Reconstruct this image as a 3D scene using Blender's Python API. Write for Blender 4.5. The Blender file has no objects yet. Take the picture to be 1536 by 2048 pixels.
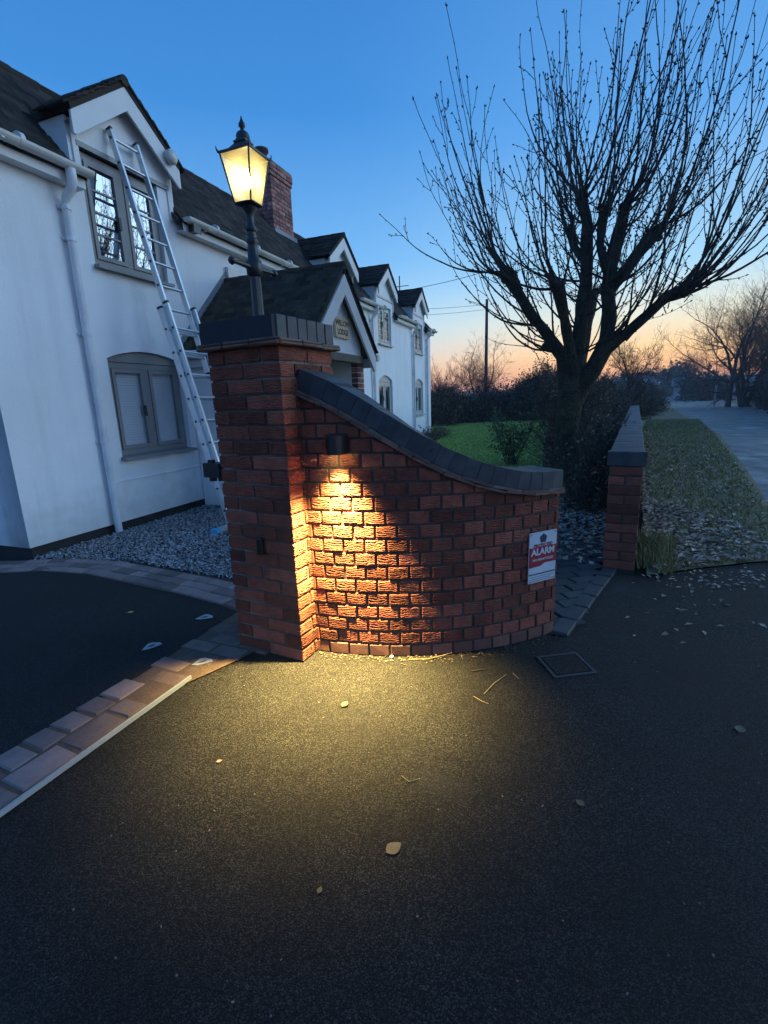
import bpy, bmesh, math, random
import numpy as np
from mathutils import Matrix, Vector, noise
random.seed(7); RNG = np.random.default_rng(7)
sc = bpy.context.scene
COL = sc.collection
RAD = math.radians

# ------------------------------------------------------------------ camera
CAM_H, FOC = 1.32, 962.6
PITCH, ROLL = .2285, .0354
_cp, _sp, _cr, _sr = math.cos(PITCH), math.sin(PITCH), math.cos(ROLL), math.sin(ROLL)
_fwd = Vector((0, _cp, -_sp)); _dn = Vector((0, -_sp, -_cp)); _rt = Vector((1, 0, 0))
_R = _cr*_rt + _sr*_dn; _D = -_sr*_rt + _cr*_dn
cam = bpy.data.objects.new('camera', bpy.data.cameras.new('camera')); COL.objects.link(cam)
cam.matrix_world = Matrix(((_R.x, -_D.x, -_fwd.x, 0), (_R.y, -_D.y, -_fwd.y, 0), (_R.z, -_D.z, -_fwd.z, CAM_H), (0, 0, 0, 1)))
cam.data.sensor_fit = 'HORIZONTAL'; cam.data.sensor_width = 36; cam.data.lens = FOC/1536*36
cam.data.clip_start = .05; cam.data.clip_end = 4000
sc.camera = cam
# ------------------------------------------------------------------ sky, afterglow, exposure
SUN_EL, SUN_AZ, EXPO = -1.0, 46.0, 4.0
w = bpy.data.worlds.new('World'); sc.world = w; w.use_nodes = True
nt = w.node_tree; bg = nt.nodes['Background']; LK = nt.links
sky = nt.nodes.new('ShaderNodeTexSky'); sky.sky_type = 'NISHITA'; sky.sun_disc = False
sky.sun_elevation = RAD(SUN_EL); sky.sun_rotation = RAD(SUN_AZ)
sky.air_density = 1.0; sky.dust_density = .3; sky.ozone_density = 3.2; sky.altitude = 60
def lin(c): return tuple((v/255/12.92 if v < 10 else ((v/255+.055)/1.055)**2.4) for v in c)
def wnode(t, **kw):
    n = nt.nodes.new(t)
    for k, v in kw.items(): setattr(n, k, v)
    return n
# dusk gradient: warm belt under the sunset, paler to the sides, dull blue pink opposite, deep blue overhead
geo_ = wnode('ShaderNodeTexCoord'); sxyz = wnode('ShaderNodeSeparateXYZ'); LK.new(geo_.outputs['Generated'], sxyz.inputs[0])
def ramp(stops):
    r = wnode('ShaderNodeValToRGB'); r.color_ramp.interpolation = 'B_SPLINE' if False else 'LINEAR'
    e = r.color_ramp.elements
    while len(e) < len(stops): e.new(.5)
    for q, (p, c) in zip(e, stops): q.position = p; q.color = (*lin(c), 1)
    LK.new(sxyz.outputs[2], r.inputs[0]); return r
R1 = ramp([(0, (255, 140, 64)), (.03, (255, 162, 84)), (.075, (254, 198, 122)), (.13, (222, 212, 182)), (.2, (154, 192, 212)), (.4, (84, 145, 204)), (.7, (46, 108, 178)), (1, (44, 100, 168))])
R2 = ramp([(0, (246, 162, 122)), (.04, (240, 184, 150)), (.09, (196, 200, 206)), (.14, (164, 196, 218)), (.25, (104, 162, 214)), (.45, (56, 124, 192)), (.7, (42, 104, 174)), (1, (40, 96, 164))])
vn = wnode('ShaderNodeCombineXYZ'); LK.new(sxyz.outputs[0], vn.inputs[0]); LK.new(sxyz.outputs[1], vn.inputs[1])
nn = wnode('ShaderNodeVectorMath', operation='NORMALIZE'); LK.new(vn.outputs[0], nn.inputs[0])
dt = wnode('ShaderNodeVectorMath', operation='DOT_PRODUCT'); LK.new(nn.outputs[0], dt.inputs[0]); dt.inputs[1].default_value = (math.sin(RAD(SUN_AZ)), math.cos(RAD(SUN_AZ)), 0)
def smooth(lo, hi):
    m = wnode('ShaderNodeMapRange', interpolation_type='SMOOTHSTEP'); m.inputs[1].default_value = lo; m.inputs[2].default_value = hi; LK.new(dt.outputs['Value'], m.inputs[0]); return m
def mixc(f, a, b):
    m = wnode('ShaderNodeMix', data_type='RGBA'); LK.new(a, m.inputs[6]); LK.new(b, m.inputs[7])
    if isinstance(f, float): m.inputs[0].default_value = f
    else: LK.new(f, m.inputs[0])
    return m.outputs[2]
c12 = mixc(smooth(.62, .99).outputs[0], R2.outputs[0], R1.outputs[0])
R4 = ramp([(0, (120, 140, 180)), (.08, (128, 148, 190)), (.2, (108, 150, 206)), (.45, (74, 134, 202)), (.7, (54, 116, 188)), (.85, (48, 108, 176)), (.95, (42, 99, 167)), (1, (40, 96, 164))])
c = mixc(smooth(-.7, .3).outputs[0], R4.outputs[0], c12)
ns = wnode('ShaderNodeVectorMath', operation='MULTIPLY'); LK.new(sky.outputs[0], ns.inputs[0]); ns.inputs[1].default_value = (1.25, 2.2, 2.1)
c = mixc(.1, c, ns.outputs[0])
LK.new(c, bg.inputs[0]); bg.inputs[1].default_value = 1.4/2**EXPO
sun = bpy.data.objects.new('afterglow_sun', bpy.data.lights.new('afterglow_sun', 'SUN')); COL.objects.link(sun)
sun.data.energy = .1; sun.data.angle = RAD(50); sun.data.color = (.56, .79, 1)   # broad soft light of the bright western sky right of the frame
GA, GE = RAD(78), RAD(17)
sun.rotation_euler = Vector((math.sin(GA)*math.cos(GE), math.cos(GA)*math.cos(GE), math.sin(GE))).to_track_quat('Z', 'Y').to_euler()
sc.view_settings.view_transform = 'Standard'; sc.view_settings.look = 'None'
sc.view_settings.gamma = 1; sc.view_settings.use_curve_mapping = False
sc.view_settings.exposure = EXPO
sc.render.engine = 'CYCLES'
sc.cycles.use_denoising = True
sc.cycles.max_bounces = 6; sc.cycles.diffuse_bounces = 3; sc.cycles.glossy_bounces = 3
sc.cycles.transmission_bounces = 4; sc.cycles.transparent_max_bounces = 8; sc.cycles.volume_bounces = 0
sc.cycles.sample_clamp_indirect = 4; sc.cycles.caustics_reflective = False; sc.cycles.caustics_refractive = False

# ------------------------------------------------------------------ helpers
def node(nt, t, **kw):
    n = nt.nodes.new(t)
    for k, v in kw.items():
        if k.startswith('i_'): n.inputs[int(k[2:])].default_value = v
        else: setattr(n, k, v)
    return n
def mat(name, base, rough=.7, var=.25, scale=6., bump=.0, bscale=40., bdist=.01, spec=.5, metal=0., rnd=0., island=0., tint=None, tscale=2., tamt=.5, spots=None, coat=0.):
    """Principled with noise colour variation, per-object / per-island variation, a second tint and bump."""
    m = bpy.data.materials.new(name); m.use_nodes = True; nt = m.node_tree; L = nt.links
    p = nt.nodes['Principled BSDF']
    p.inputs['Roughness'].default_value = rough; p.inputs['Metallic'].default_value = metal
    p.inputs['Specular IOR Level'].default_value = spec
    if coat: p.inputs['Coat Weight'].default_value = coat
    tc = node(nt, 'ShaderNodeTexCoord')
    off = node(nt, 'ShaderNodeVectorMath', operation='ADD')
    oi = node(nt, 'ShaderNodeObjectInfo')
    sclr = node(nt, 'ShaderNodeVectorMath', operation='SCALE'); sclr.inputs[3].default_value = 1
    mul = node(nt, 'ShaderNodeMath', operation='MULTIPLY', i_1=37.); L.new(oi.outputs['Random'], mul.inputs[0])
    L.new(tc.outputs['Object'], off.inputs[0]); L.new(mul.outputs[0], off.inputs[1])
    co = off.outputs[0]
    nz = node(nt, 'ShaderNodeTexNoise'); nz.inputs['Scale'].default_value = scale; nz.inputs['Detail'].default_value = 6; nz.inputs['Roughness'].default_value = .62
    L.new(co, nz.inputs['Vector'])
    val = nz.outputs['Fac']
    mr = node(nt, 'ShaderNodeMapRange'); mr.inputs[1].default_value = .25; mr.inputs[2].default_value = .75
    mr.inputs[3].default_value = 1-var; mr.inputs[4].default_value = 1+var; L.new(val, mr.inputs[0])
    f = mr.outputs[0]
    def mulf(src, amt):
        a = node(nt, 'ShaderNodeMapRange'); a.inputs[3].default_value = 1-amt; a.inputs[4].default_value = 1+amt; L.new(src, a.inputs[0])
        b = node(nt, 'ShaderNodeMath', operation='MULTIPLY'); L.new(f, b.inputs[0]); L.new(a.outputs[0], b.inputs[1]); return b.outputs[0]
    if rnd: f = mulf(oi.outputs['Random'], rnd)
    if island:
        g = node(nt, 'ShaderNodeNewGeometry'); f = mulf(g.outputs['Random Per Island'], island)
    colr = node(nt, 'ShaderNodeRGB'); colr.outputs[0].default_value = (*base, 1); csock = colr.outputs[0]
    if tint:
        n2 = node(nt, 'ShaderNodeTexNoise'); n2.inputs['Scale'].default_value = tscale; n2.inputs['Detail'].default_value = 5; L.new(co, n2.inputs['Vector'])
        r2 = node(nt, 'ShaderNodeMapRange'); r2.inputs[1].default_value = .45; r2.inputs[2].default_value = .68; r2.inputs[4].default_value = tamt; L.new(n2.outputs['Fac'], r2.inputs[0])
        mx = node(nt, 'ShaderNodeMix', data_type='RGBA'); L.new(r2.outputs[0], mx.inputs[0]); L.new(csock, mx.inputs[6]); mx.inputs[7].default_value = (*tint, 1); csock = mx.outputs[2]
    vm = node(nt, 'ShaderNodeVectorMath', operation='SCALE'); L.new(csock, vm.inputs[0]); L.new(f, vm.inputs[3])
    L.new(vm.outputs[0], p.inputs['Base Color'])
    if bump:
        n3 = node(nt, 'ShaderNodeTexNoise'); n3.inputs['Scale'].default_value = bscale; n3.inputs['Detail'].default_value = 5; L.new(co, n3.inputs['Vector'])
        b = node(nt, 'ShaderNodeBump'); b.inputs['Strength'].default_value = bump; b.inputs['Distance'].default_value = bdist
        L.new(n3.outputs['Fac'], b.inputs['Height']); L.new(b.outputs[0], p.inputs['Normal'])
    return m
def asphalt(name, dark, light, rough, cell=170., amt=.5, wear_glint=None, bump=.6):
    m = bpy.data.materials.new(name); m.use_nodes = True; nt = m.node_tree; L = nt.links; p = nt.nodes['Principled BSDF']
    p.inputs['Roughness'].default_value = rough; p.inputs['Specular IOR Level'].default_value = .3
    tc = node(nt, 'ShaderNodeTexCoord')
    vo = node(nt, 'ShaderNodeTexVoronoi'); vo.inputs['Scale'].default_value = cell; L.new(tc.outputs['Object'], vo.inputs['Vector'])
    sep = node(nt, 'ShaderNodeSeparateColor'); L.new(vo.outputs['Color'], sep.inputs[0])
    r = node(nt, 'ShaderNodeMapRange'); r.inputs[1].default_value = .3; r.inputs[2].default_value = 1.; L.new(sep.outputs[0], r.inputs[0])
    pw = node(nt, 'ShaderNodeMath', operation='POWER', i_1=2.2); L.new(r.outputs[0], pw.inputs[0])
    big = node(nt, 'ShaderNodeTexNoise'); big.inputs['Scale'].default_value = 1.7; big.inputs['Detail'].default_value = 7; big.inputs['Roughness'].default_value = .65; L.new(tc.outputs['Object'], big.inputs['Vector'])
    br = node(nt, 'ShaderNodeMapRange'); br.inputs[1].default_value = .3; br.inputs[2].default_value = .72; br.inputs[3].default_value = .4; br.inputs[4].default_value = 1.6; L.new(big.outputs['Fac'], br.inputs[0])
    mx = node(nt, 'ShaderNodeMix', data_type='RGBA'); L.new(pw.outputs[0], mx.inputs[0]); mx.inputs[6].default_value = (*dark, 1); mx.inputs[7].default_value = (*light, 1)
    sc_ = node(nt, 'ShaderNodeVectorMath', operation='SCALE'); L.new(mx.outputs[2], sc_.inputs[0]); L.new(br.outputs[0], sc_.inputs[3])
    out = sc_.outputs[0]
    if wear_glint:
        wn = node(nt, 'ShaderNodeTexNoise'); wn.inputs['Scale'].default_value = wear_glint[1]; wn.inputs['Detail'].default_value = 9; wn.inputs['Roughness'].default_value = .65; L.new(tc.outputs['Object'], wn.inputs['Vector'])
        wr = node(nt, 'ShaderNodeMapRange'); wr.inputs[1].default_value = .56; wr.inputs[2].default_value = .74; wr.inputs[4].default_value = wear_glint[2]; L.new(wn.outputs['Fac'], wr.inputs[0])
        m2 = node(nt, 'ShaderNodeMix', data_type='RGBA'); L.new(wr.outputs[0], m2.inputs[0]); L.new(out, m2.inputs[6]); m2.inputs[7].default_value = (*wear_glint[0], 1); out = m2.outputs[2]
    L.new(out, p.inputs['Base Color'])
    rr = node(nt, 'ShaderNodeMapRange'); rr.inputs[3].default_value = rough-.18; rr.inputs[4].default_value = min(1, rough+.15); L.new(big.outputs['Fac'], rr.inputs[0]); L.new(rr.outputs[0], p.inputs['Roughness'])
    n3 = node(nt, 'ShaderNodeTexNoise'); n3.inputs['Scale'].default_value = cell*.8; n3.inputs['Detail'].default_value = 3; L.new(tc.outputs['Object'], n3.inputs['Vector'])
    ad = node(nt, 'ShaderNodeMath', operation='SUBTRACT'); L.new(n3.outputs['Fac'], ad.inputs[0]); L.new(vo.outputs['Distance'], ad.inputs[1])
    b = node(nt, 'ShaderNodeBump'); b.inputs['Strength'].default_value = bump; b.inputs['Distance'].default_value = .004; L.new(ad.outputs[0], b.inputs['Height']); L.new(b.outputs[0], p.inputs['Normal'])
    return m
class MB:
    def __init__(s): s.v = []; s.f = []; s.sm = []
    def add(s, vs, fs, smooth=False):
        n = len(s.v); s.v.extend([tuple(p) for p in vs]); s.f.extend([tuple(i+n for i in f) for f in fs]); s.sm.extend([smooth]*len(fs)); return s
    def box(s, a, b):
        x0, y0, z0 = a; x1, y1, z1 = b
        return s.add([(x0, y0, z0), (x1, y0, z0), (x1, y1, z0), (x0, y1, z0), (x0, y0, z1), (x1, y0, z1), (x1, y1, z1), (x0, y1, z1)],
              [(0, 3, 2, 1), (4, 5, 6, 7), (0, 1, 5, 4), (1, 2, 6, 5), (2, 3, 7, 6), (3, 0, 4, 7)])
    def obox(s, c, ax, ay, az, h):
        c = Vector(c); ax = Vector(ax).normalized()*h[0]; ay = Vector(ay).normalized()*h[1]; az = Vector(az).normalized()*h[2]
        vs = [c+i*ax+j*ay+k*az for k in (-1, 1) for i, j in ((-1, -1), (1, -1), (1, 1), (-1, 1))]
        return s.add(vs, [(0, 3, 2, 1), (4, 5, 6, 7), (0, 1, 5, 4), (1, 2, 6, 5), (2, 3, 7, 6), (3, 0, 4, 7)])
    def beam(s, p, q, w, h, up=(0, 0, 1)):
        p = Vector(p); q = Vector(q); d = (q-p); L = d.length; d.normalize(); u = Vector(up); u = (u-u.dot(d)*d).normalized(); sd = d.cross(u)
        return s.obox((p+q)/2, d, sd, u, (L/2, w/2, h/2))
    def prism(s, poly, y0, y1, axis='y'):
        n = len(poly)
        if axis == 'y': A = [(a, y0, b) for a, b in poly]; B = [(a, y1, b) for a, b in poly]
        elif axis == 'z': A = [(a, b, y0) for a, b in poly]; B = [(a, b, y1) for a, b in poly]
        else: A = [(y0, a, b) for a, b in poly]; B = [(y1, a, b) for a, b in poly]
        fs = [tuple(range(n)), tuple(range(2*n-1, n-1, -1))]+[(i, i+n, (i+1) % n+n, (i+1) % n) for i in range(n)]
        return s.add(A+B, fs)
    def tube(s, pts, rad, n=8, caps=True, smooth=True):
        pts = [Vector(p) for p in pts]; m = len(pts)
        if not hasattr(rad, '__len__'): rad = [rad]*m
        t = (pts[1]-pts[0]).normalized(); u = t.orthogonal().normalized(); vs = []
        for i in range(m):
            tt = (pts[min(i+1, m-1)]-pts[max(i-1, 0)])
            if tt.length < 1e-9: tt = t
            tt = tt.normalized(); u = (u-u.dot(tt)*tt)
            u = u.normalized() if u.length > 1e-6 else tt.orthogonal().normalized()
            v = tt.cross(u)
            for k in range(n):
                a = 2*math.pi*k/n; vs.append(pts[i]+rad[i]*(math.cos(a)*u+math.sin(a)*v))
        fs = [(i*n+k, i*n+(k+1) % n, (i+1)*n+(k+1) % n, (i+1)*n+k) for i in range(m-1) for k in range(n)]
        s.add(vs, fs, smooth)
        if caps: s.add([vs[k] for k in range(n)][::-1], [tuple(range(n))]); s.add([vs[(m-1)*n+k] for k in range(n)], [tuple(range(n))])
        return s
    def lathe(s, prof, c=(0, 0, 0), n=16, rot=0., smooth=True):
        vs = []; m = len(prof)
        for r, z in prof:
            for k in range(n): a = rot+2*math.pi*k/n; vs.append((c[0]+r*math.cos(a), c[1]+r*math.sin(a), c[2]+z))
        fs = [(i*n+k, i*n+(k+1) % n, (i+1)*n+(k+1) % n, (i+1)*n+k) for i in range(m-1) for k in range(n)]
        s.add(vs, fs, smooth); s.add(vs[:n][::-1], [tuple(range(n))]); s.add(vs[-n:], [tuple(range(n))]); return s
    def mesh(s, name, m=None):
        me = bpy.data.meshes.new(name); me.from_pydata(s.v, [], s.f); me.polygons.foreach_set('use_smooth', s.sm)
        if m is not None: me.materials.append(m)
        me.update(); return me
def link(name, data, parent=None, loc=None, rot=None, mx=None, kind=None, label=None):
    o = bpy.data.objects.new(name, data); COL.objects.link(o)
    if parent is not None: o.parent = parent
    if mx is not None: o.matrix_local = mx
    if loc is not None: o.location = loc
    if rot is not None: o.rotation_euler = rot
    if kind: o['kind'] = kind
    if label: o['label'] = label
    return o
def part(name, mb, m, parent, **k): return link(name, mb.mesh(name, m), parent, **k)
def thing(name, label, cat, loc=(0, 0, 0), rz=0., group=None):
    o = bpy.data.objects.new(name, None); o.empty_display_size = .1; COL.objects.link(o)
    o.location = loc; o.rotation_euler = (0, 0, rz); o['label'] = label; o['category'] = cat
    if group: o['group'] = group
    return o
def tag(o, label, cat, group=None):
    o['label'] = label; o['category'] = cat
    if group: o['group'] = group
    return o
def npmesh(name, V, F, m, smooth=False):
    V = np.asarray(V, np.float32); F = np.asarray(F, np.int32); k = F.shape[1]
    me = bpy.data.meshes.new(name); me.vertices.add(len(V)); me.vertices.foreach_set('co', V.ravel())
    me.loops.add(F.size); me.loops.foreach_set('vertex_index', F.ravel()); me.polygons.add(len(F))
    me.polygons.foreach_set('loop_start', np.arange(0, F.size, k, dtype=np.int32)); me.polygons.foreach_set('loop_total', np.full(len(F), k, np.int32))
    me.polygons.foreach_set('use_smooth', np.full(len(F), smooth)); me.materials.append(m); me.update(calc_edges=True); me.validate(); return me
def twigs(P, Q, r0, r1):
    """three-sided prisms from P to Q (arrays) -> V, F quads"""
    d = Q-P; L = np.linalg.norm(d, axis=1, keepdims=True)+1e-9; d = d/L
    a = np.where(np.abs(d[:, 2:3]) < .9, np.array([[0, 0, 1.]]), np.array([[1., 0, 0]])); u = np.cross(d, a); u /= np.linalg.norm(u, axis=1, keepdims=True); v = np.cross(d, u)
    n = len(P); V = np.zeros((n, 6, 3))
    r0 = np.broadcast_to(np.asarray(r0, float).reshape(-1, 1), (n, 1)); r1 = np.broadcast_to(np.asarray(r1, float).reshape(-1, 1), (n, 1))
    for k in range(3):
        c, s_ = math.cos(2.094*k), math.sin(2.094*k); w_ = c*u+s_*v
        V[:, k] = P+r0*w_; V[:, 3+k] = Q+r1*w_
    b = (np.arange(n)*6)[:, None]
    F = np.concatenate([b+np.array([[k, (k+1) % 3, 3+(k+1) % 3, 3+k]]) for k in range(3)])
    return V.reshape(-1, 3), F
def leaves(P, size, flat=0.):
    """bent leaf quads at P with random orientation; flat 0..1 lies them down"""
    n = len(P); th = RNG.uniform(0, 6.283, n); d = np.stack([np.cos(th), np.sin(th), RNG.normal(0, .7, n)*(1-flat)+RNG.normal(0, .12, n)], 1); d /= np.linalg.norm(d, axis=1, keepdims=True)
    up = np.stack([RNG.normal(0, 1, n)*(1-flat), RNG.normal(0, 1, n)*(1-flat), np.full(n, .6+flat)], 1)
    s_ = np.cross(d, up); s_ /= np.linalg.norm(s_, axis=1, keepdims=True); nn = np.cross(s_, d)
    size = np.broadcast_to(np.asarray(size, float).reshape(-1, 1), (n, 1))
    V = np.stack([P-d*size*.5, P+s_*size*.28+nn*size*.1, P+d*size*.55, P-s_*size*.28+nn*size*.1], 1)
    b = (np.arange(n)*4)[:, None]
    return V.reshape(-1, 3), b+np.array([[0, 1, 2, 3]])
def join(*vf):
    V = []; F = []; n = 0
    for v, f in vf: V.append(v); F.append(f+n); n += len(v)
    return np.concatenate(V), np.concatenate(F)
def inpoly(P, poly):
    x, y = P[:, 0], P[:, 1]; c = np.zeros(len(P), bool); j = len(poly)-1
    for i in range(len(poly)):
        xi, yi = poly[i]; xj, yj = poly[j]
        c ^= ((yi > y) != (yj > y)) & (x < (xj-xi)*(y-yi)/(yj-yi+1e-12)+xi); j = i
    return c
def scatter(poly, n):
    a = np.array(poly); lo, hi = a.min(0), a.max(0); out = np.zeros((0, 2))
    while len(out) < n:
        P = RNG.uniform(lo, hi, (n*2, 2)); out = np.concatenate([out, P[inpoly(P, poly)]])
    return out[:n]
def sheet(name, poly, z, m, label=None, sub=0):
    me = bpy.data.meshes.new(name); me.from_pydata([(x, y, 0) for x, y in poly], [], [tuple(range(len(poly)))]); me.materials.append(m); me.update()
    if me.polygons[0].normal.z < 0: me.flip_normals()
    o = link(name, me, loc=(0, 0, z), kind='structure'); 
    return o

# ------------------------------------------------------------------ frames of the place
A_H, A_R = .3683, .4801                              # house and road-wall headings from +Y towards +X
DH = Vector((math.sin(A_H), math.cos(A_H), 0)); NH = Vector((math.cos(A_H), -math.sin(A_H), 0))
DR = Vector((math.sin(A_R), math.cos(A_R), 0)); NR = Vector((math.cos(A_R), -math.sin(A_R), 0))
HC = Vector((-3.273, 4.271, 0)); RZ_H = math.pi/2-A_H     # house local: x along facade, y inwards, z up
P0 = Vector((-.448, 2.274, 0)); RZ_R = math.pi/2-A_R      # pillar local: x along wall heading, y to the left
def H2W(s, d, z=0): return HC+DH*s-NH*d+Vector((0, 0, z))

# ------------------------------------------------------------------ materials
M = {}
M['render'] = mat('white_render', (.85, .87, .88), .88, .07, 2.2, .8, 90, .006, tint=(.7, .71, .7), tscale=1.1, tamt=.4)
def stain(m):                                            # rain streaks and a splashed, dirty band at the wall foot
    nt = m.node_tree; L = nt.links; p = nt.nodes['Principled BSDF']; src = p.inputs['Base Color'].links[0].from_socket
    tc = node(nt, 'ShaderNodeTexCoord'); mp = node(nt, 'ShaderNodeMapping'); mp.inputs['Scale'].default_value = (3.2, 3.2, .16); L.new(tc.outputs['Object'], mp.inputs[0])
    n = node(nt, 'ShaderNodeTexNoise'); n.inputs['Scale'].default_value = 1.6; n.inputs['Detail'].default_value = 8; n.inputs['Roughness'].default_value = .7; L.new(mp.outputs[0], n.inputs['Vector'])
    r = node(nt, 'ShaderNodeMapRange'); r.inputs[1].default_value = .5; r.inputs[2].default_value = .75; r.inputs[4].default_value = .2; L.new(n.outputs['Fac'], r.inputs[0])
    s = node(nt, 'ShaderNodeSeparateXYZ'); L.new(tc.outputs['Object'], s.inputs[0])
    n2 = node(nt, 'ShaderNodeTexNoise'); n2.inputs['Scale'].default_value = 7; n2.inputs['Detail'].default_value = 6; L.new(tc.outputs['Object'], n2.inputs['Vector'])
    h = node(nt, 'ShaderNodeMath', operation='MULTIPLY_ADD', i_1=.9, i_2=-.32); L.new(n2.outputs['Fac'], h.inputs[0])
    d = node(nt, 'ShaderNodeMath', operation='SUBTRACT'); L.new(s.outputs[2], d.inputs[0]); L.new(h.outputs[0], d.inputs[1])
    r2 = node(nt, 'ShaderNodeMapRange'); r2.inputs[1].default_value = .0; r2.inputs[2].default_value = .4; r2.inputs[3].default_value = .32; r2.inputs[4].default_value = 0; L.new(d.outputs[0], r2.inputs[0])
    ad = node(nt, 'ShaderNodeMath', operation='ADD', use_clamp=True); L.new(r.outputs[0], ad.inputs[0]); L.new(r2.outputs[0], ad.inputs[1])
    mx = node(nt, 'ShaderNodeMix', data_type='RGBA'); L.new(ad.outputs[0], mx.inputs[0]); L.new(src, mx.inputs[6]); mx.inputs[7].default_value = (.42, .42, .38, 1); L.new(mx.outputs[2], p.inputs['Base Color'])
stain(M['render'])
M['plinth'] = mat('black_plinth', (.02, .02, .022), .8, .3, 5, .4, 30)
M['board'] = mat('white_painted_board', (.7, .71, .71), .55, .05, 3, tint=(.5, .5, .44), tscale=3, tamt=.35)
M['gutter'] = mat('white_plastic_gutter', (.66, .66, .62), .4, .06, 3, tint=(.36, .38, .28), tscale=4, tamt=.45)
M['pipe'] = mat('white_plastic_pipe', (.74, .77, .8), .35, .05, 3, tint=(.42, .46, .5), tscale=4, tamt=.4)
M['tile'] = mat('weathered_roof_tile', (.042, .033, .026), .9, .4, 9, .6, 60, .005, spec=.2, rnd=.5, tint=(.06, .058, .03), tscale=3, tamt=.7)
M['tilestuff'] = mat('weathered_roof_tiles', (.036, .029, .024), .9, .4, 5, .6, 60, .005, spec=.2, island=.5, tint=(.055, .045, .03), tscale=1.2, tamt=.6)
M['lead'] = mat('grey_lead', (.2, .23, .26), .55, .15, 5)
M['frame'] = mat('taupe_window_frame', (.25, .245, .24), .45, .06, 3)
M['framelight'] = mat('pale_window_frame', (.5, .49, .45), .45, .06, 3)
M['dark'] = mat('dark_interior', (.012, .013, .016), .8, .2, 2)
M['blind'] = mat('white_blind', (.9, .91, .92), .6, .05, 5)
M['brick'] = mat('red_rustic_brick', (.25, .076, .046), .85, .3, 14, .35, 160, .002, spec=.3, rnd=.45, tint=(.14, .055, .04), tscale=8, tamt=.6)
M['brickplain'] = mat('plain_red_brick', (.2, .085, .06), .85, .25, 14, .35, 120, .002, rnd=.3, tint=(.12, .07, .06), tscale=8, tamt=.6)
M['brickchim'] = mat('chimney_brick', (.26, .1, .085), .85, .3, 10, .3, 100, .003, rnd=.45, tint=(.36, .24, .2), tscale=5, tamt=.7)
M['brickstuff'] = mat('wall_brick_far', (.2, .08, .055), .85, .25, 10, island=.3)
M['mortar'] = mat('grey_mortar', (.085, .07, .06), .95, .3, 20, .5, 150, .003, tint=(.3, .27, .23), tscale=3.5, tamt=.8)
M['mortardark'] = mat('dark_mortar', (.06, .05, .043), .95, .3, 20, .5, 150, .003, tint=(.13, .11, .09), tscale=3, tamt=.6)
M['blue'] = mat('blue_engineering_brick', (.034, .04, .05), .62, .4, 12, .35, 90, .003, rnd=.12, tint=(.085, .085, .08), tscale=7, tamt=.6)
M['bluejoint'] = mat('blue_black_joint', (.026, .03, .037), .9, .2, 20)
M['crease'] = mat('clay_creasing_tile', (.15, .085, .06), .85, .3, 16, .5, 90, .003, rnd=.2, tint=(.2, .15, .12), tscale=10, tamt=.6)
M['iron'] = mat('black_cast_iron', (.016, .02, .022), .42, .2, 12, .15, 60, .002)
M['black'] = mat('black_plastic', (.012, .012, .013), .4, .1, 8)
M['alu'] = mat('aluminium', (.62, .65, .68), .38, .08, 10, metal=.75)
M['bluecap'] = mat('blue_plastic_cap', (.05, .35, .6), .5, .1, 5)
M['bark'] = mat('tree_bark', (.046, .042, .034), .95, .45, 9, 1., 26, .05, spec=.15, tint=(.055, .06, .034), tscale=3, tamt=.6)
M['shoot'] = mat('young_shoot_bark', (.035, .026, .023), .8, .3, 9)
M['farbark'] = mat('distant_bark', (.06, .047, .04), .9, .2, 3)
M['hedge'] = mat('hedge_foliage', (.13, .115, .066), .85, .3, 3, island=.6, tint=(.06, .04, .025), tscale=1.3, tamt=.7)
M['hedgedark'] = mat('dark_evergreen', (.04, .05, .032), .85, .3, 3, island=.5)
M['shrub'] = mat('shrub_leaf', (.06, .11, .04), .65, .3, 4, island=.5)
M['grass'] = mat('lawn_grass', (.25, .36, .08), .9, .25, 1.3, .4, 60, .02, tint=(.09, .13, .035), tscale=.7, tamt=.6)
M['blade'] = mat('grass_blade', (.25, .37, .08), .8, .25, 2, island=.4)
M['verge'] = mat('verge_turf', (.24, .18, .085), .95, .4, 4, .8, 30, .04, tint=(.16, .15, .07), tscale=1.2, tamt=.9)
M['vblade'] = mat('verge_grass_blade', (.23, .2, .07), .85, .3, 2, island=.5)
M['soil'] = mat('bare_soil', (.045, .036, .03), .95, .4, 4, .8, 30, .03)
M['crumb'] = mat('leaf_crumbs', (.1, .075, .05), .8, .3, 6, island=.5)
M['leaf'] = mat('fallen_leaves', (.4, .28, .2), .75, .3, 4, island=.6)
M['field'] = mat('field', (.05, .06, .03), .95, .3, .05)
M['pebble'] = mat('gravel_pebbles', (.23, .235, .24), .7, .3, 60, island=.97)
M['paver'] = mat('block_paver', (.19, .14, .13), .85, .2, 12, .5, 90, .004, rnd=.45, tint=(.13, .095, .09), tscale=7, tamt=.6)
M['paverred'] = mat('red_block_paver', (.13, .085, .072), .9, .3, 12, .7, 70, .006, rnd=.35, tint=(.17, .12, .1), tscale=7, tamt=.6)
M['paverdark'] = mat('dark_block_paver', (.04, .039, .039), .75, .25, 12, .5, 90, .004, rnd=.3)
M['jointsand'] = mat('joint_sand', (.1, .065, .045), .95, .3, 20, .4, 80)
M['asphalt'] = asphalt('old_asphalt', (.0036, .0038, .004), (.064, .06, .048), .88, 310, wear_glint=((.034, .037, .041), 1.0, .75), bump=.9)
M['tarmac'] = asphalt('new_tarmac', (.0055, .0062, .0072), (.042, .042, .042), .85, 260, bump=1.)
M['road'] = asphalt('road_asphalt', (.15, .138, .125), (.28, .265, .25), .66, 70, wear_glint=((.5, .47, .44), .6, .95), bump=1.)  # pale worn patches also carry wet streak highlights, painted into the colour
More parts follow.
